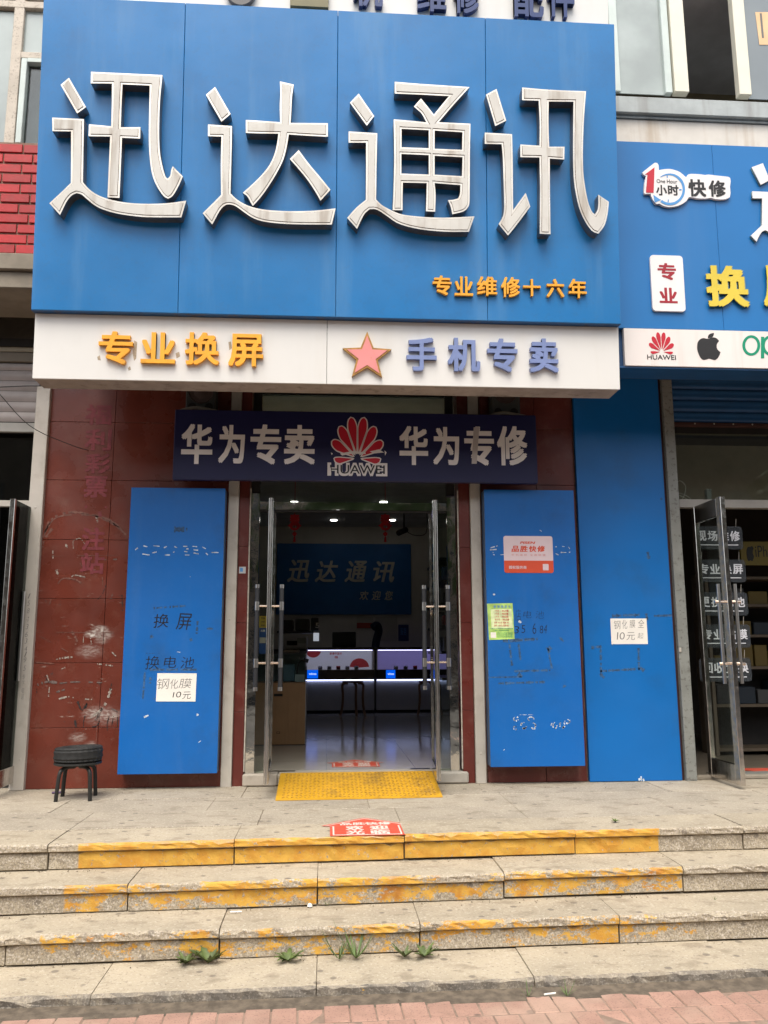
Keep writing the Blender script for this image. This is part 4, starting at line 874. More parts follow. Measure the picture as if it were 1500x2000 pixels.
PEEL = [(264,1074,272,1068),(280,1066,288,1068),(278,1082,292,1084),(300,1066,312,1067),(297,1080,306,1078),(320,1070,326,1067),(322,1084,332,1084),(338,1066,346,1070),(338,1079,344,1076),(358,1067,366,1067),(360,1072,368,1072),(360,1077,366,1078),(361,1084,370,1084),(376,1067,388,1068),(378,1074,390,1075),(378,1080,388,1082),(395,1068,402,1072),(402,1080,406,1084),(413,1079,427,1079)]
marks(pL, fp, [(*q, .010) for q in PEEL], m_scrap, 'peeled_lettering')
marks(pR, fp, [(958,1070,972,1066,.01),(957,1074,970,1073,.012),(962,1079,966,1079,.008),(963,1083,966,1084,.008),(974,1084,984,1083,.01),(1082,1069,1090,1067,.008),(1098,1067,1103,1068,.006),(1110,1068,1113,1072,.006),(1095,1079,1106,1079,.01),(1085,1081,1091,1084,.008),(1111,1079,1114,1078,.008)], m_scrap, 'peeled_lettering')
ws = []
for cx, cy_, rx, ry in ((1008,1404,5,4),(1037,1404,6,4),(1023,1417,6,6),(1042,1418,4,6),(1084,1417,4,6),(1098,1416,5,6),(1108,1409,5,4),(1006,1422,3,4)):
    for k in range(9):
        a0 = random.uniform(0, 6.28); ws.append((cx+rx*math.cos(a0), cy_+ry*math.sin(a0), cx+rx*math.cos(a0+.7), cy_+ry*math.sin(a0+.7), random.uniform(.005, .014)))
ws += [(1054,1035,1058,1038,.006),(963,1161,967,1161,.016),(1013,1213,1018,1216,.02),(984,1464,985,1465,.015),(1015,1396,1040,1396,.004),(1076,1417,1078,1412,.01)]
marks(pR, fp, ws, m_stain_lt, 'white_stain')
marks(pL, fp, [(281,1401,290,1397,.014),(384,1396,388,1396,.02),(388,1450,392,1447,.006),(371,1126,372,1127,.006),(346,1273,352,1274,.006)], m_stain_lt, 'white_stain')
hand(pR, '店电池', [(1006,1190,1018,1212),(1022,1193,1038,1207),(1046,1193,1062,1208)], m_ink, bold=-0.02); hand(pR, '35684', [(1003,1223,1014,1237),(1018,1221,1026,1236),(1040,1217,1047,1238),(1054,1222,1061,1237),(1062,1220,1068,1237)], m_ink, bold=-0.014)
# notes and stickers
def paper(lab, q, fr, d, mt_, cat, rot=0.0, name='paper_note', thick=0.0012):
    a0, a1, b0, b1 = fr.rect(*q)
    me = curve_mesh(name, [[(-(a1-a0)/2, -(b1-b0)/2), ((a1-a0)/2, -(b1-b0)/2), ((a1-a0)/2, (b1-b0)/2), (-(a1-a0)/2, (b1-b0)/2)]], thick, mt_)
    o = link(name, me, None, matr=fr.m @ Matrix.Translation(((a0+a1)/2, (b0+b1)/2, d)) @ Matrix.Rotation(rot, 4, 'Z'))
    BASE[o] = None; return tag(o, lab, cat)
n1 = paper('white paper note reading ten yuan on the left blue panel', (306,1315,383,1370), fp, 0.001, m_paper, 'note', -0.01)
hand(n1, '钢化膜', [(307,1325,331,1346),(333,1326,348,1345),(349,1325,375,1344)], m_pencil, fp, 0.0024, -0.01); hand(n1, '10元', [(337,1352,341,1362),(344,1351,354,1362),(356,1351,373,1365)], m_ink, fp, 0.0024, -0.01)
ff = yfr(-0.04)
big = thing('cladding_panel', 'tall flat blue cladding sheet reaching the ground left of the neighbour shop', 'panel', (2.72, -0.03, 0))
MB().box(2.305, 3.137, -0.04, 0.0, 0.004, 3.75).build('sheet', m_flatblue, big, bevel=0.0015)
n2 = paper('white paper note with grey tape corners on the flat blue cladding sheet', (1193,1208,1264,1258), ff, 0.001, m_paper, 'note', 0.0)
hand(n2, '钢化膜全', [(1199,1212,1212,1229),(1215,1211,1225,1228),(1229,1211,1241,1226),(1246,1210,1258,1226)], m_pencil, ff, 0.0024, -0.01); hand(n2, '10元起', [(1204,1235,1208,1249),(1210,1235,1220,1249),(1223,1235,1240,1250),(1245,1236,1256,1247)], m_pencil, ff, 0.0024, -0.01)
marks(big, ff, [(1193,1203,1252,1201,.03),(1262,1198,1264,1212,.025),(1277,1203,1312,1202,.022),(1155,1265,1172,1263,.026),(1173,1260,1174,1316,.018),(1170,1311,1254,1306,.022),(1247,1266,1248,1312,.02),(1265,1078,1267,1092,.035),(1250,1304,1258,1310,.04),(1172,1316,1180,1324,.03),(1198,1252,1196,1262,.014),(1296,1379,1298,1384,.02),(1290,973,1293,976,.025)], m_tape, 'tape_residue')
marks(big, ff, [(1248,1520,1250,1524,.02),(1252,1516,1253,1526,.012),(1256,1521,1258,1526,.014)], m_stain_lt, 'white_stain')
a0, a1, b0, b1 = fp.rect(984, 1047, 1080, 1119)
stk = thing('sticker', 'white and orange red repair sticker high on the right blue panel', 'sticker', ((a0+a1)/2, -0.161, b0))
m_pinkw = flat('sticker_pinkish_white', (0.68, 0.55, 0.58), 0.35); m_or = flat('sticker_orange_red', (0.62, 0.085, 0.04), 0.35)
zm = fp.px(1030, 1095)[1]
shape(fp, 'sheet', [rrect(a0, a1, b0, b1, 0.02)], 0.0006, 0.0012, m_pinkw, stk)
lp = [p for p in rrect(a0, a1, b0, b1, 0.02) if p[1] < zm]; lp = [(a0, zm)] + lp + [(a1, zm)]
shape(fp, 'footer', [lp], 0.0019, 0.0006, m_or, stk)
O3 = lambda x0, y0, x1, y1: fp.rect(940+x0/7.5, 1040+y0/7.5, 940+x1/7.5, 1040+y1/7.5)
word(fp, 'lettering', 'PISEN', O3(565, 132, 790, 168), 0.002, 0.0006, m_or, stk, 0.03, 0.2)
for ch, x0_, x1_ in (('品', 440, 552), ('胜', 562, 682), ('快', 697, 806), ('修', 820, 932)): word(fp, 'lettering', ch, O3(x0_, 195, x1_, 285), 0.002, 0.0006, m_or, stk, 0.032, 0.12)
word(fp, 'lettering', '手 机 维 修 · 全 国 联 营', O3(440, 315, 940, 345), 0.002, 0.0005, mat('print_pale_red', (0.6, 0.22, 0.2), 0.4), stk, 0.0)
word(fp, 'lettering', '授权服务商', O3(403, 487, 662, 535), 0.0027, 0.0005, m_pinkw, stk, 0.015)
q = O3(900, 462, 985, 555); shape(fp, 'white_square', [rrect(*q, 0.006)], 0.0027, 0.0005, m_pinkw, stk)
q = fp.rect(951, 1179, 1005, 1249)
pst = thing('poster', 'small lime green price poster low on the right blue panel', 'poster', ((q[0]+q[1])/2, -0.161, q[2]))
shape(fp, 'sheet', [[fp.px(951,1179), fp.px(1001,1178), fp.px(1005,1248), fp.px(955,1250)][::-1]], 0.0006, 0.0012, mat('poster_lime', (0.42, 0.62, 0.16), 0.5, vary=0.3, vs=9), pst)
shape(fp, 'price_field', [[fp.px(958,1190), fp.px(999,1189), fp.px(1002,1227), fp.px(960,1228)][::-1]], 0.0019, 0.0004, mat('poster_pale', (0.66, 0.74, 0.42), 0.5, vary=0.2, vs=12), pst)
word(fp, 'lettering', '新 澳 随 身 卡', fp.rect(964, 1182, 997, 1188), 0.0024, 0.0004, flat('print_blue', (0.10, 0.25, 0.55), 0.5), pst, 0.01)
for k, s in enumerate(('1个月 — 80G流量', '1个月 — 90G流量', '11个月 — 980G流量', '年1个月 — 1800G流量', '全年 34.8 元 流量 30G', '全年 118.8 元 流量100G')):
    word(fp, 'lettering', s, fp.rect(965+(k < 4)*1.5, 1191+k*5.7, 994-(k < 3), 1195.2+k*5.7), 0.0024, 0.0004, m_red, pst, 0.012)
for k in range(2): word(fp, 'lettering', '套餐内一个月流量用完限速使用详情', fp.rect(958+k*8, 1226.5+k*4, 1002-k*8, 1229+k*4), 0.0024, 0.0004, m_green, pst, 0.0)
for k in range(3): word(fp, 'lettering', '关注公众号查询余额', fp.rect(971, 1235+k*3.6, 1001, 1238+k*3.6), 0.0024, 0.0004, m_green, pst, 0.0)
shape(fp, 'white_square', [[fp.px(958,1235), fp.px(968.5,1235), fp.px(969,1246), fp.px(958.5,1246)][::-1]], 0.0024, 0.0004, m_paper, pst)
# ================================================================ doorway
thr = thing('threshold', 'pale stone threshold under the glass shop doors', 'threshold', (0.25, 0.1, 0))
MB().box(-0.716, -0.42, -0.03, 0.19, 0.004, 0.100).build('stone', m_beige, thr, bevel=0.008)
MB().box(0.955, 1.236, -0.04, 0.19, 0.004, 0.100).build('stone', mat('threshold_stone_grey', (0.36, 0.33, 0.29), 0.7, vary=0.12, dirt=(0.2, 0.16, 0.12), dirt_amt=0.5, dirt_scale=9), thr, bevel=0.012)
MB().box(-0.418, 0.953, -0.025, 0.19, 0.004, 0.098).build('stone', m_beige, thr, bevel=0.008)
# mirror steel surround and glass above
en = thing('door_frame', 'crumpled mirror steel door frame with dark glass transom in the shop entrance', 'door frame', (0.24, 0.1, 0.1))
def crumple(name, x0, x1, y, z0, z1, nx, nz, amp, seed):
    b = MB(); rr = random.Random(seed); vs = []; fsx = []
    for j in range(nz+1):
        for i in range(nx+1): vs.append((x0+(x1-x0)*i/nx, y+rr.uniform(-amp, amp), z0+(z1-z0)*j/nz))
    for j in range(nz):
        for i in range(nx):
            a = j*(nx+1)+i; fsx.append((a, a+1, a+nx+2, a+nx+1))
    k = len(vs); vs += [(x0, y+.06, z0), (x1, y+.06, z0), (x1, y+.06, z1), (x0, y+.06, z1)]
    c = [0, nx, nz*(nx+1)+nx, nz*(nx+1)]
    left = [j*(nx+1) for j in range(nz+1)]; right = [j*(nx+1)+nx for j in range(nz+1)]; bot = list(range(nx+1)); topp = [nz*(nx+1)+i for i in range(nx+1)]
    fsx += [tuple([k, k+3]+left[::-1]), tuple([k+2, k+1]+right), tuple([k+1, k]+bot), tuple([k+3, k+2]+topp[::-1])]
    return b.add(vs, fsx).build(name, m_mirror, en, True)
crumple('jamb_trim', -0.699, -0.624, 0.03, 0.101, 2.56, 2, 46, 0.0025, 1)
crumple('jamb_trim', 1.090, 1.166, 0.03, 0.101, 2.56, 2, 46, 0.0025, 2)
crumple('head_trim', -0.622, 1.088, 0.035, 2.413, 2.485, 36, 2, 0.0022, 3)
MB().box(-0.70, -0.626, 0.04, 0.1, 2.56, 3.74).build('jamb', m_dark, en); MB().box(1.092, 1.166, 0.04, 0.1, 2.56, 3.74).build('jamb', m_dark, en)
MB().box(-0.624, 1.088, 0.05, 0.09, 3.52, 3.74).build('head', m_dark, en)
MB().box(-0.624, 1.088, 0.06, 0.07, 2.486, 3.52).build('transom_glass', m_glass, en)
MB().box(-0.622, -0.51, 0.06, 0.07, 0.101, 2.412).build('side_glass', m_glass, en); MB().box(0.96, 1.088, 0.06, 0.07, 0.101, 2.412).build('side_glass', m_glass, en)
MB().box(-0.622, 1.088, 0.045, 0.09, 2.395, 2.412).build('head_rail', m_dark, en)
def leaf(name, lab, hinge, free, z0, z1, t=0.036):
    """A glass leaf from its hinge (x, y) to its free edge (x, y)."""
    d = thing(name, lab, 'door', (hinge[0], hinge[1], z0), 'open glass doors of the entrance')
    h, fz = Vector((*hinge, 0)), Vector((*free, 0)); u = (fz-h).normalized(); nrm = Vector((-u.y, u.x, 0)); W_ = (fz-h).length
    def blk(nm, s0, s1, za, zb, th, mt_, bev=0.003):
        c = h+u*((s0+s1)/2)+Vector((0, 0, (za+zb)/2))
        return MB().obox(c, u*((s1-s0)/2), nrm*(th/2), Vector((0, 0, (zb-za)/2))).build(nm, mt_, d, bevel=bev)
    blk('stile', 0, 0.035, z0, z1, t, m_chrome); blk('stile', W_-0.03, W_, z0, z1, t, m_chrome)
    blk('edge_groove', W_-0.001, W_+0.0035, z0+.002, z1-.002, t*0.36, m_brush, 0.001)
    blk('rail', 0.036, W_-0.031, z0, z0+0.09, t, m_chrome); blk('rail', 0.036, W_-0.031, z1-0.07, z1, t, m_chrome)
    blk('glass', 0.036, W_-0.031, z0+0.091, z1-0.071, 0.01, m_glass, 0)
    for s in (-1, 1):
        hd = None; base = h+u*(W_-0.055)
        off = nrm*s*0.098
        za, zb = 0.83, 1.67
        hd = MB().tube([base+off+Vector((0, 0, za)), base+off+Vector((0, 0, zb))], 0.0185, 14).build('handle', m_grip, d, True)
        for z in (za-0.004, zb-0.026): 
            c = base+off; MB().tube([c+Vector((0, 0, z)), c+Vector((0, 0, z+0.03))], 0.0195, 14).build('end_cap', m_brush, hd, True)
        for z in (1.045, 1.50):
            MB().tube([base+off+Vector((0, 0, z-0.035)), base+off+Vector((0, 0, z+0.035))], 0.0205, 14).build('sleeve', m_brush, hd, True)
            MB().tube([base+nrm*s*0.016+Vector((0, 0, z)), base+off*0.98+Vector((0, 0, z))], 0.0085, 10).build('standoff', mat('standoff_warm_steel', (0.7, 0.56, 0.46), 0.25, metal=1.0), hd, True)
    return d
leaf('glass_door', 'left glass door leaf of the entrance, swung open towards the viewer', (-0.492, 0.05), (-0.470, -0.70), 0.118, 2.385)
leaf('glass_door', 'right glass door leaf of the entrance, swung open towards the viewer', (0.940, 0.05), (0.889, -0.66), 0.122, 2.388)
# yellow ramp
rp = thing('ramp', 'worn yellow checker plate ramp leading up to the shop doors', 'ramp', (0.25, -0.4, 0))
pl4 = [(-0.392, -0.045, 0.112), (0.915, -0.03, 0.112), (0.915, -0.690, 0.008), (-0.390, -0.725, 0.008)]
b = MB(); th = Vector((0, 0.001, 0.007)); q = [Vector(p) for p in pl4]
b.add([p for p in q]+[p-th for p in q], [(0, 3, 2, 1), (4, 5, 6, 7), (0, 1, 5, 4), (1, 2, 6, 5), (2, 3, 7, 6), (3, 0, 4, 7)]).build('plate', m_ramp, rp)
lug = MB(); nrm = (q[1]-q[0]).cross(q[3]-q[0]).normalized(); nrm = nrm if nrm.z > 0 else -nrm
nu, nv = 36, 15
for i in range(nu):
    for j in range(nv):
        s, t = (i+0.5+random.uniform(-.03, .03))/nu, (j+0.5)/nv
        s = 0.03+s*0.94; t = 0.03+t*0.94
        p = q[0]*(1-s)*(1-t)+q[1]*s*(1-t)+q[2]*s*t+q[3]*(1-s)*t
        ux = (q[1]-q[0]).normalized(); vx = (q[3]-q[0]).normalized(); a = math.radians(38 if (i+j) % 2 else -38)
        l = ux*math.cos(a)+vx*math.sin(a); w_ = nrm.cross(l)
        hgt_ = 0.005
        lug.add([p-l*.017, p-w_*.006, p+l*.017, p+w_*.006, p-l*.008+nrm*hgt_, p+l*.008+nrm*hgt_], [(0, 1, 4), (1, 5, 4), (1, 2, 5), (2, 3, 5), (3, 4, 5), (3, 0, 4)])
lo = lug.build('plate_lugs', m_lug, rp); lo['kind'] = 'stuff'
MB().box(-0.36, 0.88, -0.42, -0.06, 0.004, 0.03).build('support_frame', m_dark, rp)

# ================================================================ floor stickers
def floor_arrow(lab, fr, c, w, h, lines, nm='floor_sticker'):
    """A house-shaped arrow lying on the ground; frame u to the right, v away from the viewer."""
    cx, cy_ = c; X = lambda x: cx+x*w; Yv = lambda y: cy_+y*h
    out = [(-.42, 0), (.42, 0), (.42, .52), (.52, .56), (0.10, .92), (0, 1), (-.10, .92), (-.52, .56), (-.42, .52)]
    t = thing(nm, lab, 'sticker', fr.m @ Vector((cx, cy_, 0)))
    shape(fr, 'sheet', [[(X(x), Yv(y)) for x, y in out]], 0.0008, 0.0012, m_sticker, t)
    rim = [[(X(x*.93), Yv(.03+y*.93)) for x, y in out], [(X(x*.885), Yv(.055+y*.885)) for x, y in out]]
    shape(fr, 'line', rim, 0.0021, 0.0004, m_stickw, t)
    for s, x0_, x1_, y0_, y1_, bo in lines: word(fr, 'lettering', s, (X(x0_), X(x1_), Yv(y0_), Yv(y1_)), 0.0021, 0.0005, m_stickw, t, bo)
    return t
fg = Fr((0, 0, 0.001), (0, 1, 0))
A0 = (0.262, -2.005)
floor_arrow('faded red arrow sticker with white lettering on the landing before the steps', fg, A0, 0.56, 0.55, [('欢', -.24, -.03, .29, .52, .035), ('迎', .04, .26, .29, .52, .035), ('光', -.24, -.03, .06, .27, .035), ('临', .04, .26, .06, .27, .035), ('品胜快修', -.30, .30, .57, .72, .03)])
fgi = Fr((0, 0, 0.1015), (0, 1, 0))
floor_arrow('red arrow sticker with white lettering on the shiny floor inside the door', fgi, (0.27, 0.36), 0.52, 0.5, [('欢', -.24, -.03, .29, .52, .035), ('迎', .04, .26, .29, .52, .035), ('光', -.24, -.03, .06, .27, .035), ('临', .04, .26, .06, .27, .035), ('品胜快修', -.30, .30, .57, .72, .03)])
# ================================================================ stool with a tyre for its seat
so_ = thing('stool', 'small dark metal stool with an old tyre laid on its seat', 'stool', (-1.97, -0.49, 0))
cx, cy_ = -1.965, -0.485; zs_ = 0.262
MB().lathe((cx, cy_, zs_), [(0.02, 0.002), (0.175, 0.0), (0.182, 0.008), (0.18, 0.02), (0.02, 0.02)], 32).build('seat', m_bronze, so_, True)
for ang in (225, 315, 45, 135):
    a = math.radians(ang+6); r_ = 0.165
    ux, uy = math.cos(a), math.sin(a)
    MB().tube([(cx+ux*0.03, cy_+uy*0.03, zs_-0.016), (cx+ux*0.10, cy_+uy*0.10, zs_-0.016), (cx+ux*0.145, cy_+uy*0.145, zs_-0.035), (cx+ux*0.163, cy_+uy*0.163, zs_-0.085), (cx+ux*0.178, cy_+uy*0.178, 0.012), (cx+ux*0.178, cy_+uy*0.178, 0.0)], 0.0155, 10, 4).build('leg', m_bronze, so_, True)
ty = thing('tyre', 'small worn black tyre lying flat on the metal stool', 'tyre', (cx, cy_, zs_+0.021))
prof = []
R1, R0_, hw = 0.182, 0.105, 0.058
for k in range(26):
    a = 2*math.pi*k/26
    rr_ = (R1+R0_)/2+(R1-R0_)/2*math.copysign(abs(math.cos(a))**0.55, math.cos(a)); zz = hw+hw*math.copysign(abs(math.sin(a))**0.62, math.sin(a))
    if math.cos(a) > 0.75 and k % 2 == 0: rr_ -= 0.006
    prof.append((rr_, zz))
seg = 72; vs = []; fsx = []; n = len(prof)
for j in range(seg):
    a = 2*math.pi*j/seg
    for k, (r_, z_) in enumerate(prof):
        rr_ = r_ - (0.006 if (r_ > 0.165 and j % 3 == 0 and abs(z_-hw) > 0.02) else 0); sq = 1.0+0.03*math.sin(2*a+0.6)
        vs.append((cx+rr_*math.cos(a)*sq, cy_+rr_*math.sin(a)*sq, zs_+0.021+z_*(1+0.05*math.sin(a+2))))
for j in range(seg):
    for k in range(n):
        a, b_ = j*n+k, j*n+(k+1) % n; c_, d_ = ((j+1) % seg)*n+(k+1) % n, ((j+1) % seg)*n+k; fsx.append((a, b_, c_, d_))
MB().add(vs, fsx).build('casing', m_tyre, ty, True)

# ================================================================ weeds in the joints
def leaf_mesh(L_, w, droop, toothed, rr):
    n = 9; vs = []; fsx = []
    for i in range(n+1):
        t = i/n; ww = w*math.sin(math.pi*min(1, (0.08+0.92*t)**0.8))**0.9*(1.25 if toothed and i % 2 else 0.8 if toothed else 1)
        z = L_*(0.75*t - droop*t*t); x = L_*t*(1-0.18*t)
        vs += [(x, -ww, z+0.12*ww), (x, 0, z-0.25*ww), (x, ww, z+0.12*ww)]
    for i in range(n):
        for j in range(2): a = i*3+j; fsx.append((a, a+3, a+4, a+1))
    return vs, fsx
def weed(x, y, z, r_, nl, lab, tall=0.0, grass=False):
    t = thing('weed', lab, 'weed', (x, y, z), 'weeds growing in the step joints')
    rr = random.Random(int(x*1000)+int(y*977))
    for k in range(nl):
        a = 2*math.pi*k/nl+rr.uniform(-.55, .55); L_ = r_*rr.uniform(0.5, 1.15)
        if grass: vs, fsx = leaf_mesh(L_*1.3, r_*0.035, rr.uniform(-.5, .15), False, rr)
        else: vs, fsx = leaf_mesh(L_, L_*rr.uniform(.085, .15), rr.uniform(0.35, 0.75)-tall*0.8, True, rr)
        ca, sa = math.cos(a), math.sin(a); k2 = 0.75 if sa > 0 else 1.0
        me = mesh('leaf', [(vx*ca-vy*sa, (vx*sa+vy*ca)*k2, vz) for vx, vy, vz in vs], fsx, m_grass if grass else m_leaf, True)
        link('leaf', me, t, (x, y, z))
    return t
wz3 = -0.458
weed(-0.72, -2.74, wz3, 0.10, 17, 'broad leafy weed at the left end of the lowest riser row', 0.3)
weed(-0.60, -2.735, wz3, 0.125, 18, 'tall broad leafy weed beside the joint of the third step', 0.45)
weed(-0.19, -2.745, wz3, 0.12, 21, 'flat dandelion like rosette below the third step, left of the grass tufts', 0.12)
weed(0.075, -2.74, wz3, 0.105, 12, 'thin grass tuft below the third step, nearest the dandelion like rosette', 0.2, True)
weed(0.165, -2.735, wz3, 0.125, 16, 'thicker grass tuft between two leafy weeds below the third step', 0.2, True)
weed(0.42, -2.735, wz3, 0.095, 13, 'small leafy weed right of the thick grass tuft, with upright leaves', 0.5)
weed(0.52, -2.74, wz3, 0.10, 17, 'rightmost leafy weed below the third step, spreading low', 0.25)
weed(0.01, -2.35, -0.305, 0.03, 7, 'tiny grass sprout in the crack under the second step', 0.2, True); weed(-0.72, -2.36, -0.305, 0.045, 9, 'small grass sprout under the second step near a cigarette butt', 0.2, True)
weed(1.93, -1.74, 0.003, 0.045, 9, 'tiny weed alone on the landing at right', 0.1)
weed(0.98, -3.14, PZ, 0.05, 9, 'thin grass sprout at the pavement edge under the lowest step', 0.2, True); weed(1.17, -3.15, PZ, 0.055, 11, 'low leafy sprout at the pavement edge right of the thin grass', 0.2, True)
weed(2.27, -2.42, -0.305, 0.03, 6, 'withered sprout at the right of the second tread', 0.1, True)
# litter
def litter(name, lab, x, y, z, ln, r_, ang, mt_, cat):
    o = MB().tube([(x-ln/2*math.cos(ang), y-ln/2*math.sin(ang), z+r_), (x+ln/2*math.cos(ang), y+ln/2*math.sin(ang), z+r_)], r_, 8).build(name, mt_, None, True); return tag(o, lab, cat)
gx, gy = G(461, 1783, -0.310); litter('cigarette_butt', 'pale cigarette butt lying on the third tread', gx, gy, -0.309, 0.062, 0.0045, 0.05, m_paper, 'cigarette butt')
gx, gy = G(1074, 1943, PZ); litter('cigarette_butt', 'cigarette butt on the pavement under the lowest step', gx, gy, PZ, 0.06, 0.0045, 0.2, m_paper, 'cigarette butt')
gx, gy = G(605, 1772, -0.310); o = MB().lathe((gx, gy, -0.309), [(0.004, 0), (0.016, 0.004), (0.012, 0.016), (0.003, 0.022)], 7).build('paper_scrap', m_paper); tag(o, 'crumpled white paper scrap on the third tread', 'paper scrap')
gx, gy = G(114, 1549.5, 0.0); o = MB().obox((gx, gy, 0.008), (0.05, 0.01, 0), (-.006, 0.02, 0), (0, 0, 0.006)).build('wrapper', flat('wrapper_purple', (0.08, 0.04, 0.12), 0.4), None, bevel=0.004); tag(o, 'small purple wrapper on the floor under the stool', 'wrapper')
lf = random.Random(4)
for k, (px_, py_) in enumerate(((485,1757),(870,1793),(1570/2,1886),(366,1974),(430,1929),(536,1931))): pass
# loose cables at the upper left
w1 = MB().tube([(-3.3, -0.55, 3.70), (-2.9, -0.45, 3.40), (-2.6, -0.3, 3.08), (-2.30, -0.10, 2.96), (-2.17, -0.005, 2.935)], 0.0035, 6, 6).build('cable', m_black, None, True); tag(w1, 'thin black cable slanting down to the red granite wall', 'cable')
w2 = MB().tube([(-3.3, -0.5, 3.24), (-2.85, -0.7, 3.27), (-2.5, -0.85, 3.25), (-2.3, -0.90, 3.24)], 0.004, 6, 6).build('cable', m_black, None, True); tag(w2, 'thin black cable crossing the grey roller shutter at upper left', 'cable')

# ================================================================ neighbour on the left
f00 = yfr(0.0)
ls = thing('roller_shutter', 'half lowered grey roller shutter of the left neighbour shop', 'shutter', (-3.2, 0.05, 3.1))
for y0_, y1_, mt_ in ((605, 664, mat('left_header_brown', (0.20, 0.17, 0.135), 0.8, dirt=(0.06, 0.05, 0.04), dirt_amt=0.6)), (665, 687, mat('left_header_light', (0.33, 0.30, 0.235), 0.8)), (688, 706, mat('left_header_dark', (0.19, 0.17, 0.14), 0.8))):
    za, zb = A(30, y1_)[1], A(30, y0_)[1]
    MB().box(-4.6, -2.648, -0.02 if y0_ < 660 else 0.0, 0.1, za+.002, zb).build('shutter_housing', mt_, ls, bevel=0.004)
ed = [708, 722, 742, 762, 783, 803, 823]
for i in range(6):
    za, zb = A(30, ed[i+1])[1], A(30, ed[i])[1]
    b = MB(); k = 6; vs = []
    for x in (-4.6, -2.648):
        for j in range(k+1):
            a = math.pi*j/k; vs.append((x, 0.03-0.014*math.sin(a), za+.003+(zb-za-.003)*j/k))
    fsx = [(j, j+1, k+2+j, k+1+j) for j in range(k)]
    b.add(vs, fsx).build('slat', m_shut_grey, ls, True)
MB().box(-4.6, -2.648, 0.012, 0.05, A(30, 843)[1], A(30, 824)[1]-.003).build('bottom_bar', mat('shutter_bar', (0.30, 0.29, 0.27), 0.5, streak=(0.6, 0.58, 0.55), streak_amt=0.5), ls, bevel=0.005)
MB().box(-4.6, -2.648, 0.055, 0.07, 3.1, 3.8).build('backing', m_dark, ls)
ld = thing('neighbour_doorway', 'dark glass doorway of the left neighbour shop with a steel edged door', 'doorway', (-3.3, 0.15, 0))
f1 = yfr(0.12)
za, zb = f1.px(30, 990)[1], f1.px(30, 978)[1]
MB().box(-4.6, -2.65, 0.10, 0.16, za, zb).build('transom_bar', m_rail, ld, bevel=0.003)
MB().box(-4.6, -2.65, 0.14, 0.15, zb, 3.15).build('transom_glass', m_glass, ld)
MB().box(-2.95, -2.65, 0.14, 0.15, 0.02, za).build('side_glass', glassmat('dark_side_glass', (0.4, 0.42, 0.4), 0.4), ld)
xa = A(6, 1250, -0.45)[0]; MB().box(xa-.02, xa+.02, -0.47, -0.43, 0.06, 2.40).build('door_edge', m_chrome, ld, bevel=0.003)
MB().box(xa-.016, xa+.016, -0.43, 0.12, 0.06, 0.2).build('door_rail', m_chrome, ld, bevel=0.003)
MB().box(xa-.004, xa+.004, -0.43, 0.12, 0.2, 2.40).build('door_glass', glassmat('dark_door_glass', (0.25, 0.27, 0.26), 0.25), ld)
xh, zh0 = A(35, 1330, -0.1); zh1 = A(37, 1155, -0.1)[1]; MB().tube([(xh, -0.1, zh0), (xh, -0.1, zh1)], 0.014, 10).build('handle', m_brush, ld, True)
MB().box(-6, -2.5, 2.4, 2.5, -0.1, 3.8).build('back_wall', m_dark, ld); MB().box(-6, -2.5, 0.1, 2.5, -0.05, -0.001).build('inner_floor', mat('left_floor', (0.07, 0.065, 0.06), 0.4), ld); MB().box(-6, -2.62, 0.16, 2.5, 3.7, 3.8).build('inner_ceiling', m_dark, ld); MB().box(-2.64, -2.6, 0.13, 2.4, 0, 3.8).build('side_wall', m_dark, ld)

# ================================================================ neighbour on the right
rs = thing('roller_shutter', 'raised dark blue roller shutter over the right neighbour doorway', 'shutter', (4.2, 0.0, 3.28))
ed = [735, 759, 780, 803, 824]
for i in range(4):
    za, zb = A(1400, ed[i+1])[1], A(1400, ed[i])[1]; k = 8; vs = []
    for x in (3.262, 6.5):
        for j in range(k+1):
            t = j/k; vs.append((x, 0.035-0.02*(math.sin(math.pi*t)+0.35*math.sin(3*math.pi*t)), za+.002+(zb-za-.002)*t))
    MB().add(vs, [(j, j+1, k+2+j, k+1+j) for j in range(k)]).build('slat', m_shut_blue, rs, True)
za, zb = A(1400, 832)[1], A(1400, 825)[1]
MB().box(3.262, 6.5, 0.01, 0.06, za, zb).build('bottom_bar', mat('shutter_bar_rusty', (0.05, 0.018, 0.014), 0.7, vary=0.3), rs, bevel=0.003)
for k in range(8): MB().lathe((3.5+k*0.19, 0.008, (za+zb)/2+.006), [(0.002, -.002), (0.007, -.001), (0.008, 0.002)], 8, 'y').build('bolt', m_rail, rs)
MB().box(3.262, 6.5, 0.07, 0.08, 3.2, 3.9).build('backing', m_dark, rs)
po = thing('door_post', 'grey painted steel post left of the right neighbour doorway', 'post', (3.21, -0.02, 0))
MB().box(3.166, 3.262, -0.07, 0.16, 0.0, 3.78).build('post', m_post, po, bevel=0.004)
MB().box(3.163, 3.185, -0.085, -0.071, 1.12, 1.16).build('latch', m_rail, po, bevel=0.004)
rf = thing('neighbour_door_frame', 'grey door frame and glass transom of the right neighbour shop', 'door frame', (4.2, 0.1, 0))
f1 = yfr(0.10)
za, zb = f1.px(1400, 993)[1], f1.px(1400, 977)[1]
MB().box(3.263, 6.5, 0.06, 0.14, za, zb).build('transom_bar', mat('transom_grey', (0.33, 0.31, 0.28), 0.5, vary=0.08), rf, bevel=0.003)
MB().box(3.263, 6.5, 0.10, 0.11, zb, 3.27).build('transom_glass', m_glass, rf)
MB().box(3.263, 6.5, 0.12, 0.16, 3.205, 3.27).build('head', mat('head_khaki', (0.16, 0.145, 0.11), 0.7), rf)
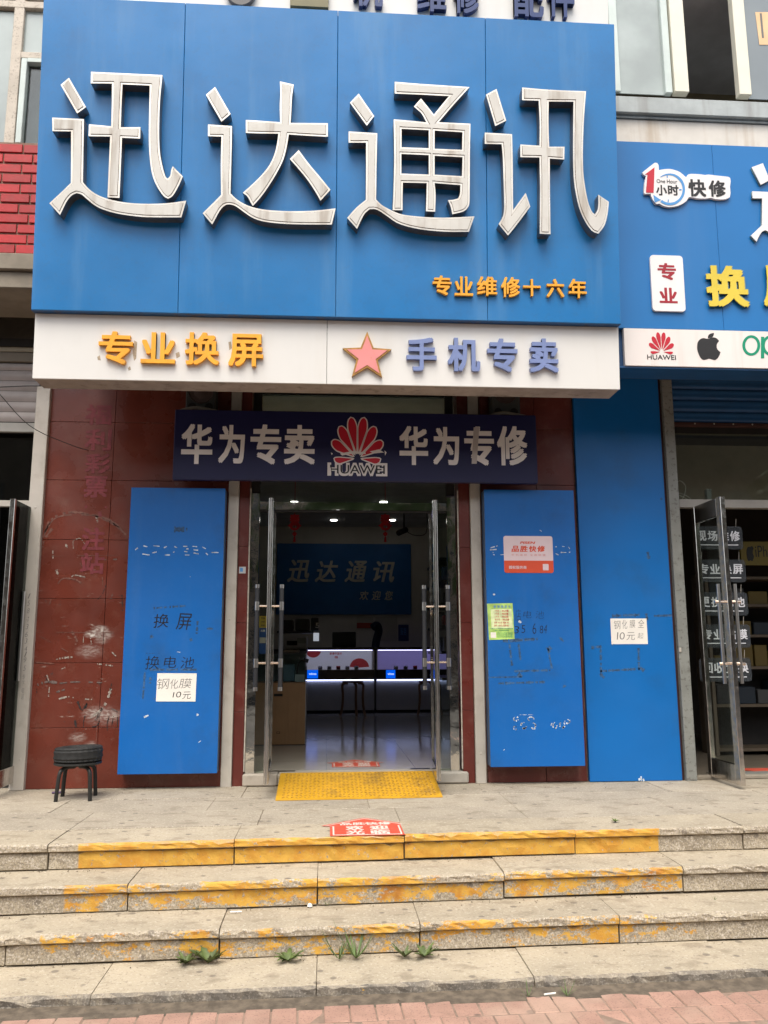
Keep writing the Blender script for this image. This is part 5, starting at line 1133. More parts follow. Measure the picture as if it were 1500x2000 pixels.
MB().box(3.30, 6.5, 0.9, 0.95, 2.62, 3.3).build('inner_beam', mat('inner_beam_khaki', (0.26, 0.235, 0.19), 0.8), rf)
xp = f1.px(1404, 960)[0]; MB().box(xp-.025, xp+.025, 0.3, 0.35, zb-.1, 2.70).build('short_post', m_post, rf, bevel=0.003)
cb = MB()
cb.tube([(3.42, 0.3, 2.58), (3.38, 0.3, 2.7), (3.44, 0.3, 2.78), (3.5, 0.3, 2.72), (3.46, 0.3, 2.6), (3.38, 0.29, 2.56), (3.34, 0.3, 2.62), (3.42, 0.31, 2.66), (3.52, 0.3, 2.62), (3.56, 0.3, 2.56)], 0.004, 6, 5)
cb.tube([(3.33, 0.3, 2.57), (3.4, 0.3, 2.64), (3.5, 0.3, 2.6), (3.6, 0.3, 2.56)], 0.004, 6, 5)
o = cb.build('cable_coil', m_rail, None, True); tag(o, 'tangled pale cable coil behind the right neighbour transom glass', 'cable coil')
# open leaf with bar handles
rdX = 3.435
rd = thing('glass_door', 'steel framed glass door of the right neighbour shop standing open', 'door', (rdX, 0.06, 0.02), )
z0, z1 = 0.03, 2.462; yA, yB = 0.04, -0.55
def rb(nm, ya, yb, za_, zb_, th, mt_, bev=0.003): return MB().box(rdX-th/2, rdX+th/2, ya, yb, za_, zb_).build(nm, mt_, rd, bevel=bev)
rb('stile', yB, yB+0.09, z0, z1, 0.042, m_chrome); rb('stile', yA-0.07, yA, z0, z1, 0.042, m_chrome)
rb('rail', yB+.091, yA-.071, z0, z0+0.16, 0.04, m_chrome); rb('rail', yB+.091, yA-.071, z1-0.16, z1, 0.04, mat('rail_dark_steel', (0.25, 0.23, 0.21), 0.25, metal=1.0), 0.003)
rb('glass', yB+.091, yA-.071, z0+.161, z1-.161, 0.01, m_glass, 0)
for s in (-1, 1):
    hx = rdX+s*0.075; hy = yB+0.045
    hd = MB().tube([(hx, hy, 0.855), (hx, hy, 1.70)], 0.0155, 12).build('handle', m_brush, rd, True)
    for z in (1.02, 1.545): MB().tube([(rdX+s*0.021, hy, z), (hx+s*0.04, hy, z)], 0.014, 10).build('standoff', mat('standoff_warm_steel', (0.7, 0.56, 0.46), 0.25, metal=1.0), hd, True)
# hanging placards behind the leaf
f3 = yfr(0.20)
m_plac = mat('placard_grey', (0.055, 0.062, 0.072), 0.35, vary=0.05, alpha=0.5); m_plw = flat('placard_white', (0.62, 0.62, 0.66), 0.5); m_plwd = m_plw
rows_ = [('现场维修', 1355, 1450, 1028, 1073), ('专业换屏', 1359, 1456, 1093, 1137), ('更换电池', 1361, 1460, 1157, 1202), ('专业贴膜', 1365, 1465, 1220, 1265), ('回收置换', 1366, 1467, 1285, 1331)]
names = ['topmost hanging grey placard in the right neighbour doorway, about on site repair', 'second hanging grey placard from the top, about screen replacement', 'middle hanging grey placard of five, about battery replacement', 'fourth hanging grey placard from the top, about film fitting', 'lowest hanging grey placard of five, about trade in']
for (s, px0, px1, py0, py1), nm in zip(rows_, names):
    a0, a1, b0, b1 = f3.rect(px0, py0, px1, py1)
    t = thing('placard', nm, 'placard', ((a0+a1)/2, 0.2, b0), 'hanging placards in the neighbour doorway')
    shape(f3, 'board', [rrect(a0, a1, b0, b1, 0.03)], 0.0, 0.006, m_plac, t)
    wch = (a1-a0)/4.35
    for k, ch in enumerate(s):
        c0_ = a0+wch*0.22+k*wch; word(f3, 'lettering', ch, (c0_, c0_+wch*0.88, b0+(b1-b0)*0.36, b0+(b1-b0)*0.80), 0.0062, 0.0008, m_plw, t, 0.024)
    fbox(f3, 'line', a0+0.05, a1-0.05, b0+(b1-b0)*0.17, b0+(b1-b0)*0.21, 0.0062, 0.0068, m_plwd, t)
    for xx in (a0+.06, a1-.06): MB().tube([(xx, 0.196, b1-.01), (xx+.01, 0.2, b1+.075)], 0.002, 5).build('string', m_rail, t)
# inside of the right shop
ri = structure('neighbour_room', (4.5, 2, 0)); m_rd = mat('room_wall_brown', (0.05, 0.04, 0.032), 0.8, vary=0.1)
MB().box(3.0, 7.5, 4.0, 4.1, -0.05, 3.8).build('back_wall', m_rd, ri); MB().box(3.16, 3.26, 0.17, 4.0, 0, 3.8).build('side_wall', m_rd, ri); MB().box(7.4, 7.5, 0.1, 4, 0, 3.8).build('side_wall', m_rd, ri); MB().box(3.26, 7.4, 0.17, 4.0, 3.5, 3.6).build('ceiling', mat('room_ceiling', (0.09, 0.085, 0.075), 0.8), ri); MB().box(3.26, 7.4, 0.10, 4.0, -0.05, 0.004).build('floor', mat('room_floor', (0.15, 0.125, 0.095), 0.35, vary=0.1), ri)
sh = thing('shelving', 'brown shelf unit with boxes inside the right neighbour shop', 'shelf', (4.75, 1.7, 0))
for z in (0.05, 0.52, 0.93, 1.28, 1.62, 1.93): MB().box(4.28, 5.6, 1.6, 1.95, z, z+.03).build('shelf', mat('shelf_wood', (0.10, 0.075, 0.05), 0.6), sh)
MB().box(4.24, 4.278, 1.6, 1.95, 0, 2.0).build('side', mat('shelf_side', (0.14, 0.11, 0.08), 0.6), sh); MB().box(4.28, 5.6, 1.951, 1.97, 0, 2.0).build('back', m_dark, sh)
bi = 0
for z in (0.55, 0.96, 1.31, 1.65):
    x = 4.32
    while x < 5.4:
        w_, h_ = random.uniform(.1, .24), random.uniform(.12, .25); c_ = random.choice([(0.05, .032, .016), (.012, .012, .014), (.11, .075, .012), (.05, .05, .05), (0.012, .02, .03)])
        o = MB().box(x, x+w_, 1.66, 1.9, z+.001, z+h_).build('box', flat('carton_%.3f_%.3f' % c_[:2], c_, 0.6), None, bevel=0.004); tag(o, '%s box, number %s along the %s shelf in the right shop' % ({(0.05, .032, .016): 'brown', (.012, .012, .014): 'black', (.11, .075, .012): 'yellow', (.05, .05, .05): 'grey', (0.012, .02, .03): 'dark blue'}[c_], ['one', 'two', 'three', 'four', 'five', 'six', 'seven', 'eight', 'nine'][sum(1 for b_ in S.objects if b_.name.startswith('box') and abs(b_.location.z-z-.001) < .01)-1], {0.55: 'lowest', 0.96: 'second lowest', 1.31: 'second highest', 1.65: 'highest'}[z]), 'box', 'boxes on the neighbour shelf'); x += w_+random.uniform(.01, .06); bi += 1
yb_ = thing('light_sign', 'yellow panel with a dark fruit emblem above the right shop shelf', 'sign', (4.8, 1.55, 1.98))
f4 = yfr(1.55); q = f4.rect(1447, 1058, 1560, 1104); fbox(f4, 'panel', q[0], q[1], q[2], q[3], -0.03, 0, mat('panel_yellow', (0.17, 0.125, 0.02), 0.5), yb_)
def p8(pts): return [f4.px(1458+(x-627)*0.067, 1068+(y-1720)*0.14) for x, y in pts]
shape(f4, 'emblem', [p8(APL)], 0.001, 0.002, m_black, yb_, 0, 3); word(f4, 'lettering', 'iPhone', f4.rect(1475, 1066, 1530, 1088), 0.001, 0.002, m_black, yb_, 0.0)
o = shape(fg, 'floor_sticker', [[(4.05, 0.42), (4.75, 0.42), (4.85, 0.62), (3.85, 0.62)]], 0.006, 0.001, m_sticker, None); tag(o, 'red sticker on the floor inside the right neighbour doorway', 'sticker')
dmt = thing('door_mat', 'grey ribbed mat in the right neighbour doorway', 'mat', (4.2, 0.2, 0)); MB().box(3.55, 5.2, 0.08, 0.38, 0.0045, 0.014).build('mat', mat('mat_grey', (0.17, 0.165, 0.15), 0.9, vary=0.2, vs=30), dmt)
st0 = thing('threshold', 'concrete threshold strip of the right neighbour doorway', 'threshold', (4.2, 0, 0)); MB().box(3.27, 6.5, 0.0, 0.078, 0.003, 0.035).build('strip', m_conc, st0, bevel=0.006)
# ================================================================ inside the phone shop
m_iw = mat('room_wall_pale', (0.58, 0.56, 0.50), 0.7, vary=0.04); m_ic = mat('room_ceiling_pale', (0.5, 0.5, 0.48), 0.8)
def tilefloor(c, a):
    b = a['N'].new('ShaderNodeTexBrick'); b.offset = 0; b.inputs['Scale'].default_value = 1.0; b.inputs['Brick Width'].default_value = 0.8; b.inputs['Row Height'].default_value = 0.8; b.inputs['Mortar Size'].default_value = 0.002
    a['L'].new(a['pos'], b.inputs['Vector']); b.inputs['Color1'].default_value = b.inputs['Color2'].default_value = (0, 0, 0, 1); b.inputs['Mortar'].default_value = (1, 1, 1, 1)
    return a['mix'](b.outputs['Color'], c, (0.16, 0.15, 0.13))
m_ifl = mat('room_tile_floor', (0.42, 0.39, 0.34), 0.13, vary=0.05, vs=2, extra=tilefloor, spec=0.45)
rm = structure('shop_room', (0.3, 4, 0.1))
MB().box(-2.5, 3.0, 0.19, 8.6, -0.1, 0.10).build('floor', m_ifl, rm); MB().box(-2.5, 3.0, 0.22, 8.6, 3.55, 3.7).build('ceiling', m_ic, rm)
MB().box(-2.5, 3.0, 8.5, 8.6, 0.1, 3.6).build('back_wall', m_iw, rm); MB().box(-2.5, -2.4, 0.22, 8.5, 0.1, 3.6).build('side_wall', m_iw, rm); MB().box(2.9, 3.0, 0.22, 8.5, 0.1, 3.6).build('side_wall', m_iw, rm)
MB().box(-2.5, -0.71, 0.221, 0.23, 0.1, 3.7).build('front_wall', m_iw, rm); MB().box(1.2, 3.0, 0.221, 0.23, 0.1, 3.7).build('front_wall', m_iw, rm)
# downlights
m_lamp = mat('lamp_glow', (1, 1, 1), 0.5, vary=0, emit=(1.0, 0.97, 0.92), emit_s=4.5)
for i, (px_, py_) in enumerate(((575, 979.5), (749, 979.5), (652, 1015), (766, 1015))):
    x, y = G(px_, py_, 3.545)
    lab = ['ceiling downlight seen through the left of the transom glass', 'ceiling downlight seen through the right of the transom glass', 'deeper ceiling downlight right of the left red hanging ornament', 'deeper ceiling downlight beside the right red hanging ornament'][i]
    t = thing('downlight', lab, 'ceiling light', (x, y, 3.545), 'ceiling downlights')
    MB().lathe((x, y, 3.528), [(0.002, 0), (0.062, 0.0), (0.063, 0.008)], 20).build('lens', m_lamp, t); MB().lathe((x, y, 3.536), [(0.064, 0.0), (0.085, 0.004), (0.085, 0.012), (0.064, 0.012)], 20).build('ring', m_brush, t, True)
# blue sign on the back wall
fi = yfr(8.45); q = fi.rect(540, 1062, 803, 1200)
isg = thing('wall_sign', 'dim blue wall sign with slanted white characters inside the shop', 'sign', (0, 8.45, q[2]))
fbox(fi, 'panel', q[0], q[1], q[2], q[3], -0.04, 0, mat('room_sign_blue', (0.012, 0.13, 0.40), 0.4, vary=0.05), isg, 0.01)
words(fi, 'lettering', '迅达通讯', [(561,1093,604,1137),(615,1095,660,1137),(673,1095,717,1137),(729,1096,771,1137)], 0.001, 0.02, mat('room_sign_letter', (0.62, 0.6, 0.53), 0.5), isg, 0.02, shear=0.22)
words(fi, 'lettering', '欢迎您', [(702,1154,720,1172),(726,1154,744,1172),(751,1154,768,1172)], 0.001, 0.012, MATS['room_sign_letter'], isg, 0.015, shear=0.15)
# red hanging knots under the ceiling
m_knot = mat('knot_red', (0.50, 0.012, 0.02), 0.6, vary=0.1)
for px_, lab in ((575.5, 'red hanging new year ornament on the left inside the shop'), (752.5, 'red hanging new year ornament on the right inside the shop')):
    Yk = 3.2; fk = yfr(Yk); t = thing('hanging_ornament', lab, 'ornament', (A(px_, 1020, Yk)[0], Yk, A(px_, 1070, Yk)[1]), 'red hanging ornaments')
    c = fk.px(px_, 1021); s = fk.px(px_+1, 1021)[0]-c[0]
    word(fk, 'character', '春', (c[0]-10*s, c[0]+10*s, c[1]-3*s, c[1]+17*s), 0, 0.015, m_knot, t, 0.04)
    shape(fk, 'medallion', [[(c[0]+r_*s*math.cos(a), c[1]-6*s+r_*s*0.95*math.sin(a)) for a, r_ in ((2*math.pi*k/24, 10 if k % 12 else 14) for k in range(24))], [(c[0]+4*s*math.cos(2*math.pi*k/16), c[1]-8*s+3*s*math.sin(2*math.pi*k/16)) for k in range(16)]], 0, 0.014, m_knot, t)
    MB().lathe((c[0], Yk, c[1]-22*s), [(0.4*s, -5*s), (4*s, -2*s), (4.5*s, 0), (4*s, 2*s), (0.4*s, 5*s)], 12).build('bead', m_knot, t, True); MB().lathe((c[0], Yk, c[1]-38*s), [(0.3*s, 12*s), (1.8*s, 9*s), (2.6*s, 0)], 10).build('tassel', m_knot, t)
    MB().tube([(c[0], Yk, c[1]-36*s), (c[0], Yk, 3.55)], 0.004, 5).build('cord', m_knot, t)
# counters
m_cw = mat('counter_white', (0.48, 0.48, 0.50), 0.25, vary=0.03); m_cb = mat('counter_bronze', (0.13, 0.10, 0.07), 0.3, vary=0.06); m_cb2 = mat('counter_dark_bronze', (0.05, 0.04, 0.03), 0.3)
m_led = mat('led_strip', (1, 1, 1), 0.5, vary=0, emit=(0.55, 0.62, 1.0), emit_s=2.2); m_led2 = mat('led_strip_violet', (1, 1, 1), 0.5, vary=0, emit=(0.66, 0.62, 1.0), emit_s=1.6)
YC = 7.05; fc = yfr(YC); z = lambda y: fc.px(740, y)[1]
m_vivo = mat('lit_blue_plate', (0.0, 0.1, 0.7), 0.4, vary=0, emit=(0.0, 0.11, 0.85), emit_s=0.5); m_vw = mat('lit_white_letter', (0.7, 0.8, 1), 0.4, vary=0, emit=(0.6, 0.75, 1.0), emit_s=0.5)
for lab, x0p, x1p, back, band, plates in (('left glass counter with red fan poster and blue plate, lit by a white strip', 585, 731, (0.62, 0.60, 0.72), m_cb, ((600, 621),)), ('right glass counter with violet back and a small blue lit plate', 735, 886, (0.34, 0.28, 0.66), m_cb2, ((754, 772), (842, 848)))):
    x0, x1 = fc.px(x0p, 1350)[0], fc.px(x1p, 1350)[0]
    t = thing('display_counter', lab, 'counter', ((x0+x1)/2, YC, 0.1), 'glass display counters')
    zk, zl, zb_, zg, zt = 0.10, z(1327), z(1308), z(1269), z(1264)
    MB().box(x0, x1, YC+.03, YC+.6, zk, zk+.05).build('plinth', m_dark, t); MB().box(x0, x1, YC+.005, YC+.6, zk+.052, zl-.004).build('front_panel', m_cw, t)
    MB().box(x0, x1, YC-.03, YC+.6, zl, zb_).build('band', band, t)
    MB().box(x0+.01, x1-.01, YC-.02, YC-.002, zl-.016, zl-.001).build('light_strip', m_led, t)
    MB().box(x0, x1, YC-.03, YC+.6, zg+.001, zt).build('top', m_cb2, t, bevel=0.004)
    MB().box(x0+.02, x1-.02, YC-.02, YC-.012, zb_+.001, zg).build('case_glass', m_case, t)
    for xx in (x0, x1-.02): MB().box(xx, xx+.02, YC-.03, YC+.6, zb_+.001, zg).build('case_post', m_brush, t)
    MB().box(x0+.03, x1-.03, YC+.25, YC+.27, zb_+.001, zg).build('case_back', mat('case_back_%d' % x0p, back, 0.6, vary=0.04, emit=back, emit_s=0.13), t)  # back glows faintly in place of the strip light falling on it
    MB().box(x0+.03, x1-.03, YC-.005, YC+.01, zg-.014, zg-.002).build('light_strip', m_led2, t)
    for pa, pb in plates:
        qa, qb, qc, qd = fc.rect(pa, 1308.5, pb, 1325, 0.03); fbox(fc, 'lit_plate', qa, qb, qc, qd, 0.031, 0.045, m_vivo, t, 0.002)
        if pb-pa > 10: word(fc, 'lettering', 'vivo', (qa+(qb-qa)*.16, qb-(qb-qa)*.14, qc+(qd-qc)*.42, qd-(qd-qc)*.34), 0.0455, 0.002, m_vw, t, 0.03)
    if x0p == 585:
        fcb = yfr(YC+.249)
        m_fan = mat('fan_red', (0.40, 0.04, 0.05), 0.6, vary=0.15, vs=30, emit=(0.40, 0.04, 0.05), emit_s=0.10)  # print given a slight glow too, for the lighting of the case
        for cx_, cy_p, R_, a0_, a1_ in ((612, 1270, 15, 180, 350), (702, 1304, 19, 5, 175)):
            c = fcb.px(cx_, cy_p); s = fcb.px(cx_+1, cy_p)[0]-c[0]
            lp = [c]+[(c[0]+R_*s*math.cos(math.radians(a)), c[1]+R_*s*0.95*math.sin(math.radians(a))) for a in range(a0_, a1_+1, 10)]
            shape(fcb, 'printed_fan', [lp], 0.001, 0.001, m_fan, t)
        word(fcb, 'lettering', '新春中国年', fcb.rect(644, 1274, 668, 1279), 0.001, 0.001, m_fan, t, 0.02); word(fcb, 'lettering', '福', fcb.rect(653, 1281, 660, 1286), 0.001, 0.001, m_fan, t, 0.02)
    for k in range(5):
        xx = x0+0.35+k*(x1-x0-.5)/5; o = MB().obox((xx, YC+.1, zb_+.034), (0.036, 0, 0), (0, 0.014, 0.01), (0, -.01, 0.024)).build('phone', flat('phone_%d' % (k % 3), [(0.75, .75, .8), (.5, .5, .55), (.5, .06, .06)][k % 3], 0.3), None, bevel=0.004)
        tag(o, '%s phone on a stand behind the %s' % (['leftmost pale', 'second, grey', 'middle, red', 'fourth, pale', 'rightmost grey'][k], 'fan poster counter glass' if x0p == 585 else 'violet lit counter glass'), 'phone', 'phones in the display counters')
# bentwood stools before the counters
m_wood = mat('stool_wood', (0.24, 0.125, 0.06), 0.4, vary=0.12, vs=12)
def bent_stool(px_, yb, lab, mt_top):
    x = A(px_, 1330, yb)[0]; zt = fc.px(740, 1331)[1]-0.045; zt = A(px_, 1333, yb)[1]
    t = thing('wooden_stool', lab, 'stool', (x, yb, 0.1), 'bentwood stools at the counter')
    MB().lathe((x, yb, zt), [(0.02, 0), (0.17, 0.0), (0.178, 0.012), (0.172, 0.024), (0.02, 0.024)], 24).build('seat', mt_top, t, True)
    for a in (200, 285, 340, 70):
        ca, sa = math.cos(math.radians(a)), math.sin(math.radians(a))
        MB().tube([(x+ca*.09, yb+sa*.09, zt-.012), (x+ca*.155, yb+sa*.155, zt-.015), (x+ca*.185, yb+sa*.185, zt-.06), (x+ca*.175, yb+sa*.175, zt-.2), (x+ca*.185, yb+sa*.185, 0.25), (x+ca*.215, yb+sa*.215, 0.102)], 0.021, 8, 4).build('leg', m_wood, t, True)
bent_stool(689, 6.55, 'bentwood stool before the gap between the two counters', m_wood); bent_stool(838, 6.55, 'bentwood stool with red seat before the right counter', mat('stool_red', (0.22, 0.03, 0.025), 0.5))
# wooden display cabinet at the left with a glass case on top
YW = 2.22; fq = yfr(YW); m_oak = mat('cabinet_oak', (0.30, 0.165, 0.075), 0.42, vary=0.10, vs=3, streak=(0.22, 0.12, 0.055), streak_amt=0.5, streak_scale=14)
x0, x1 = fq.px(480, 1400)[0], fq.px(596, 1400)[0]; zt = fq.px(560, 1333)[1]; zg = fq.px(560, 1277)[1]
t = thing('wooden_cabinet', 'light oak cabinet with a glass case on top, left inside the entrance', 'cabinet', ((x0+x1)/2, YW, 0.1))
MB().box(x0, x1, YW, YW+.55, 0.105, zt).build('body', m_oak, t, bevel=0.004); MB().box(x0, x1+.002, YW-.004, YW+.552, 0.1005, 0.108).build('foot', m_dark, t)
MB().box(x1+.0005, x1+.004, YW+.0, YW+.55, 0.11, zt-.004).build('edge_strip', m_cw, t)
q = fq.rect(535, 1355, 552, 1360); fbox(fq, 'grip_slot', q[0], q[1], q[2], q[3], 0.0005, 0.002, m_dark, t)
q = fq.rect(540, 1429, 547, 1433); shape(fq, 'logo_ring', [rrect(*q, 0.006), rrect(q[0]+.005, q[1]-.005, q[2]+.004, q[3]-.004, 0.004)], 0.0005, 0.001, m_dark, t)
MB().box(x0, x1, YW, YW+.012, zt+.001, zg).build('case_glass', m_case, t); MB().box(x1-.012, x1, YW+.013, YW+.55, zt+.001, zg).build('case_glass', m_case, t); MB().box(x0, x1, YW+.54, YW+.55, zt+.001, zg).build('case_back', mat('case_back_teal', (0.07, 0.12, 0.12), 0.4), t)
for xx in (x0, x1-.012): MB().box(xx, xx+.012, YW-.003, YW-.0005, zt, zg).build('case_post', m_darkmetal, t)
MB().box(x0-.005, x1+.005, YW-.01, YW+.56, zg+.001, zg+.012).build('case_top', m_darkmetal, t)
def item(nm, lab, cat, bx, mt_, bev=0.004, grp=None):
    o = MB().box(*bx).build(nm, mt_, None, bevel=bev); return tag(o, lab, cat, grp)
gx0 = fq.px(575, 1320)[0]; item('test_device', 'pale boxy gadget inside the glass case of the oak cabinet', 'gadget', (gx0, gx0+.12, YW+.12, YW+.25, zt+.002, zt+.085), mat('device_pale', (0.30, 0.38, 0.36), 0.5))
gx1 = fq.px(551, 1320)[0]; item('carton', 'pale blue carton inside the glass case of the oak cabinet', 'box', (gx1, gx1+.13, YW+.25, YW+.4, zt+.002, zt+.2), mat('carton_blue', (0.08, 0.17, 0.2), 0.5))
lampo = MB().tube([(gx0+.02, YW+.3, zt+.004), (gx0+.02, YW+.3, zt+.14), (gx0+.05, YW+.3, zt+.23), (gx0+.10, YW+.3, zt+.25)], 0.007, 8, 4).tube([(gx0+.09, YW+.3, zt+.255), (gx0+.15, YW+.3, zt+.235)], 0.022, 10).build('desk_lamp', m_darkmetal, None, True); tag(lampo, 'dark bent arm lamp inside the glass case of the oak cabinet', 'lamp')
book = item('folder', 'worn brown folder lying on top of the oak cabinet', 'folder', (fq.px(552, 1270)[0], fq.px(584, 1270)[0], YW+.05, YW+.3, zg+.013, zg+.045), mat('folder_brown', (0.13, 0.09, 0.055), 0.6), 0.01)
# printer, screen and office clutter behind
YP = 5.6; fpn = yfr(YP)
dk = thing('desk', 'dim desk with printer behind the oak cabinet', 'desk', (-0.7, YP, 0.1)); zd = fpn.px(580, 1268)[1]
MB().box(-2.2, fpn.px(600, 1268)[0], YP-.1, YP+.6, zd-.04, zd).build('desk_top', m_darkmetal, dk); MB().box(-2.2, fpn.px(598, 1268)[0], YP+.5, YP+.55, 0.1, zd-.041).build('back_panel', m_darkmetal, dk)
q = fpn.rect(556, 1242, 600, 1266)
pr = thing('printer', 'white and grey printer on the dim desk behind the oak cabinet', 'printer', ((q[0]+q[1])/2, YP, zd)); MB().box(q[0], q[1], YP, YP+.35, zd+.001, q[3]).build('body', mat('printer_white', (0.5, 0.5, 0.5), 0.5), pr, bevel=0.012)
MB().box(q[0]+.03, q[0]+.09+(q[1]-q[0])*.3, YP-.004, YP+.001, zd+.06, zd+.13).build('paper_slot', m_dark, pr); MB().box(q[0]+(q[1]-q[0])*.55, q[1]-.02, YP-.003, YP+.001, zd+.09, q[3]-.03).build('control_panel', mat('printer_grey', (0.3, 0.32, 0.3), 0.5), pr)
q = fpn.rect(540, 1232, 612, 1236); item('wall_shelf', 'dim dark shelf above the printer', 'shelf', (q[0], q[1], YP+.1, YP+.5, q[2], q[3]), m_darkmetal)
for k, (a0_, a1_, y0_, y1_, c_) in enumerate(((548, 572, 1210, 1231, (.03, .03, .03)), (576, 604, 1208, 1231, (.05, .045, .035)), (607, 622, 1206, 1231, (.02, .02, .022)))):
    q = fpn.rect(a0_, y0_, a1_, y1_); item('storage_box', ['dark case at the left end of the shelf above the printer', 'brownish case in the middle of the shelf above the printer', 'black case at the right end of the shelf above the printer'][k], 'box', (q[0], q[1], YP+.12, YP+.45, q[2], q[3]), flat('case_dark_%d' % k, c_, 0.6), 0.01)
q = fpn.rect(616, 1216, 624, 1226); fd = word(fpn, 'number_five', '5', q, -0.1, 0.01, m_paper, None, 0.01); tag(fd, 'pale figure 5 on the black case above the printer', 'number')
lit = item('phone_screen', 'small bright lit screen beside the printer', 'screen', (fpn.px(612, 1240)[0], fpn.px(623, 1240)[0], YP+.02, YP+.04, fpn.px(617, 1252)[1], fpn.px(617, 1236)[1]), mat('lit_screen', (0.5, 0.5, 0.5), 0.4, vary=0.5, vs=14, emit=(0.7, 0.75, 0.85), emit_s=0.25), 0.003)
fm = yfr(7.5); q = fm.rect(649, 1234, 695, 1264)
mo = thing('monitor', 'black computer monitor standing behind the left glass counter', 'monitor', ((q[0]+q[1])/2, 7.5, q[2])); MB().box(q[0], q[1], 7.5, 7.54, q[2], q[3]).build('screen', flat('screen_black', (0.004, 0.004, 0.005), 0.3), mo, bevel=0.006); MB().box((q[0]+q[1])/2-.06, (q[0]+q[1])/2+.06, 7.54, 7.6, q[2]-.2, q[2]+.1).build('stand', m_dark, mo)
fh = yfr(7.95); q = fh.rect(730, 1219, 746, 1264)
ch = thing('office_chair', 'dark blue curved chair back behind the counters', 'chair', ((q[0]+q[1])/2, 7.95, 0.1)); xm = (q[0]+q[1])/2
b = MB(); b.tube([(xm-.08, 7.95, q[2]-.3), (xm-.03, 7.97, q[2]+.1), (xm+.02, 7.99, q[3]-.12), (xm-.02, 7.98, q[3]-.02), (xm-.09, 7.94, q[3]-.06)], 0.075, 10, 5); b.build('backrest', flat('chair_navy', (0.012, 0.02, 0.06), 0.6), ch, True); MB().tube([(xm-.05, 7.9, 0.1), (xm-.06, 7.9, q[2]-.25)], 0.03, 8).build('pedestal', m_dark, ch)
fw_ = yfr(8.49)
def wallposter(nm, lab, bx, mt_, extra=None):
    q = fw_.rect(*bx); t = thing(nm, lab, 'poster', ((q[0]+q[1])/2, 8.49, q[2])); fbox(fw_, 'sheet', q[0], q[1], q[2], q[3], 0.0, 0.004, mt_, t)
    if extra: extra(t, q)
m_pp = flat('poster_paper', (0.45, 0.44, 0.38), 0.6)
def band_(t, q): fbox(fw_, 'band', q[0], q[1], q[2]+.01, q[2]+(q[3]-q[2])*.5, 0.005, 0.007, flat('poster_band_red', (0.4, 0.06, 0.04), 0.6), t)
wallposter('wall_poster', 'pale poster with red band on the back wall under the blue sign', (697,1205,729,1228), m_pp, band_)
wallposter('wall_poster', 'large pale notice sheet on the back wall right of the red banded poster', (733,1205,776,1252), m_pp)
def dots_(t, q): word(fw_, 'lettering', '服务', (q[0]+.04, q[1]-.04, q[3]-.2, q[3]-.06), 0.005, 0.002, m_skyb, t, 0.0)
wallposter('wall_poster', 'dark blue poster on the back wall right of the notice sheet', (778,1220,798,1252), flat('poster_navy', (0.02, 0.045, 0.16), 0.6), dots_)
# dark rack on the right side wall and camera
rk = thing('accessory_rack', 'dark accessory rack slanting along the right wall inside the shop', 'rack', (2.3, 6.2, 0.1))
for z_ in (2.55, 2.2, 1.85, 1.5, 1.1, 0.7): MB().box(1.75, 2.7, 5.3, 7.0, z_, z_+.04).build('shelf', m_darkmetal, rk)
MB().box(2.70, 2.74, 5.3, 7.0, 0.1, 2.6).build('back', m_dark, rk)
rr = random.Random(9)
for z_ in (2.24, 1.89, 1.54, 1.14):
    for k in range(5):
        y_ = 5.35+k*.33; h_ = rr.uniform(.15, .28); item('accessory_box', '%s small box on the %s shelf of the dim right hand rack' % (['nearest', 'second', 'middle', 'fourth', 'farthest'][k], {2.24: 'highest', 1.89: 'second', 1.54: 'third', 1.14: 'lowest stocked'}[z_]), 'box', (1.8, 2.0, y_, y_+rr.uniform(.15, .28), z_+.001, z_+h_), flat('acc_%d' % rr.randrange(5), rr.choice([(.3, .03, .03), (.03, .08, .25), (.3, .3, .3), (.05, .05, .05), (.25, .13, .03)]), 0.5), 0.004, 'boxes on the dim rack')
cmx, cmz = A(787, 1037, 6.5)
cm = thing('security_camera', 'dark security camera with a hanging wire under the ceiling', 'camera', (cmx, 6.5, cmz)); MB().tube([(cmx+.02, 6.5, 3.55), (cmx+.02, 6.5, cmz+.05)], 0.015, 6).build('bracket', m_dark, cm); MB().tube([(cmx-.09, 6.42, cmz-.05), (cmx+.06, 6.55, cmz+.03)], 0.05, 10).build('body', m_dark, cm, True)
MB().tube([(cmx+.06, 6.52, cmz), (cmx+.2, 6.52, cmz-.07), (cmx+.4, 6.52, cmz-.03), (cmx+.42, 6.52, 3.5)], 0.007, 5, 4).build('wire', m_dark, cm)
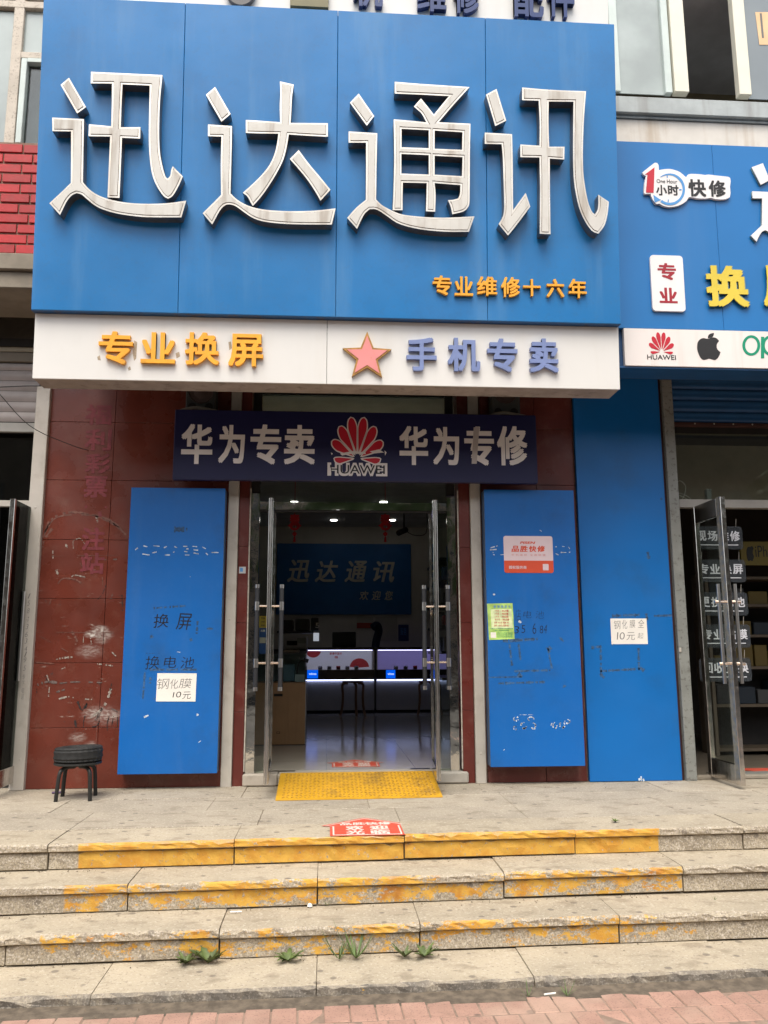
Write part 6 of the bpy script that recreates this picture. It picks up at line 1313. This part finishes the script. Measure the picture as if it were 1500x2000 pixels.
# standing brand poster behind the left side glass
YS = 1.15; fz = yfr(YS)
bp = thing('poster_stand', 'tall blue and yellow poster behind the left side glass of the entrance', 'poster', (fz.px(512, 1300)[0], YS, 0.1)); m_bpb = flat('stand_blue', (0.015, 0.07, 0.25), 0.5); m_bpy = flat('stand_yellow', (0.5, 0.36, 0.03), 0.5)
q = fz.rect(506, 1203, 524, 1226); fbox(fz, 'yellow_sheet', q[0], q[1], q[2], q[3], 0, .006, m_bpy, bp); 
q2 = fz.rect(506, 1226.5, 524, 1277); fbox(fz, 'blue_sheet', q2[0], q2[1], q2[2], q2[3], 0, .006, m_bpb, bp); q3 = fz.rect(507, 1245, 519, 1256); fbox(fz, 'label_sheet', q3[0], q3[1], q3[2], q3[3], .0065, .008, m_pp, bp)
for k in range(3): word(fz, 'lettering', '手机', fz.rect(510, 1206+k*7, 518, 1209+k*7), 0.0065, 0.001, m_black, bp, 0.03)
word(fz, 'lettering', '天翼', fz.rect(509, 1230, 518, 1234), 0.0065, 0.001, m_paper, bp, 0.03)
for x0_, x1_, y_ in ((525, 577, 1505), (802, 838, 1500)):
    a, c_ = G(x0_, y_+2, 0.101), G(x1_, y_-1, 0.101); o = MB().box(a[0], c_[0], a[1], a[1]+.05, 0.1012, 0.1022).build('floor_tape', flat('tape_brown' if x0_ < 600 else 'tape_navy', (0.07, 0.055, 0.04) if x0_ < 600 else (0.03, 0.03, 0.07), 0.6)); tag(o, 'dark %s tape strip on the floor inside the %s door' % (('brown', 'left') if x0_ < 600 else ('navy', 'right')), 'tape strip')
# ================================================================ the far side of the street, seen only in glass and steel
fa = structure('street_front', (0, -32, PZ), None)
MB().box(-45, 45, -36, -30, PZ, 12.0).build('facade', mat('opposite_facade', (0.16, 0.13, 0.105), 0.8, vary=0.2, vs=0.5), fa)
rr = random.Random(2)
for i in range(-11, 12):
    for z_ in (0.6, 4.0, 7.4):
        MB().box(i*4-1.3, i*4+1.3, -29.98, -29.9, PZ+z_, PZ+z_+1.9).build('window', mat('opposite_window', (0.03, 0.035, 0.04), 0.2), fa)
tr = MB()
for cx_, cy_ in ((-16, -22), (-7, -22), (1.5, -22), (10, -22), (19, -22)):
    tr.tube([(cx_, cy_, PZ-.1), (cx_, cy_, 3.4)], 0.16, 8)
    for k in range(1500):
        while True:
            p = Vector((rr.uniform(-1, 1), rr.uniform(-1, 1), rr.uniform(-1, 1)))
            if p.length < 1: break
        p = Vector((cx_+p.x*3.3, cy_+p.y*2.6, 5.6+p.z*3.3)); d1 = Vector((rr.uniform(-1, 1), rr.uniform(-1, 1), rr.uniform(-1, 1))).normalized()*.28; d2 = d1.orthogonal().normalized()*.2
        tr.add([p-d1, p-d2, p+d1, p+d2], [(0, 1, 2, 3)])
o = tr.build('street_trees', mat('far_foliage', (0.05, 0.085, 0.025), 0.6, vary=0.4, vs=2)); o['kind'] = 'stuff'
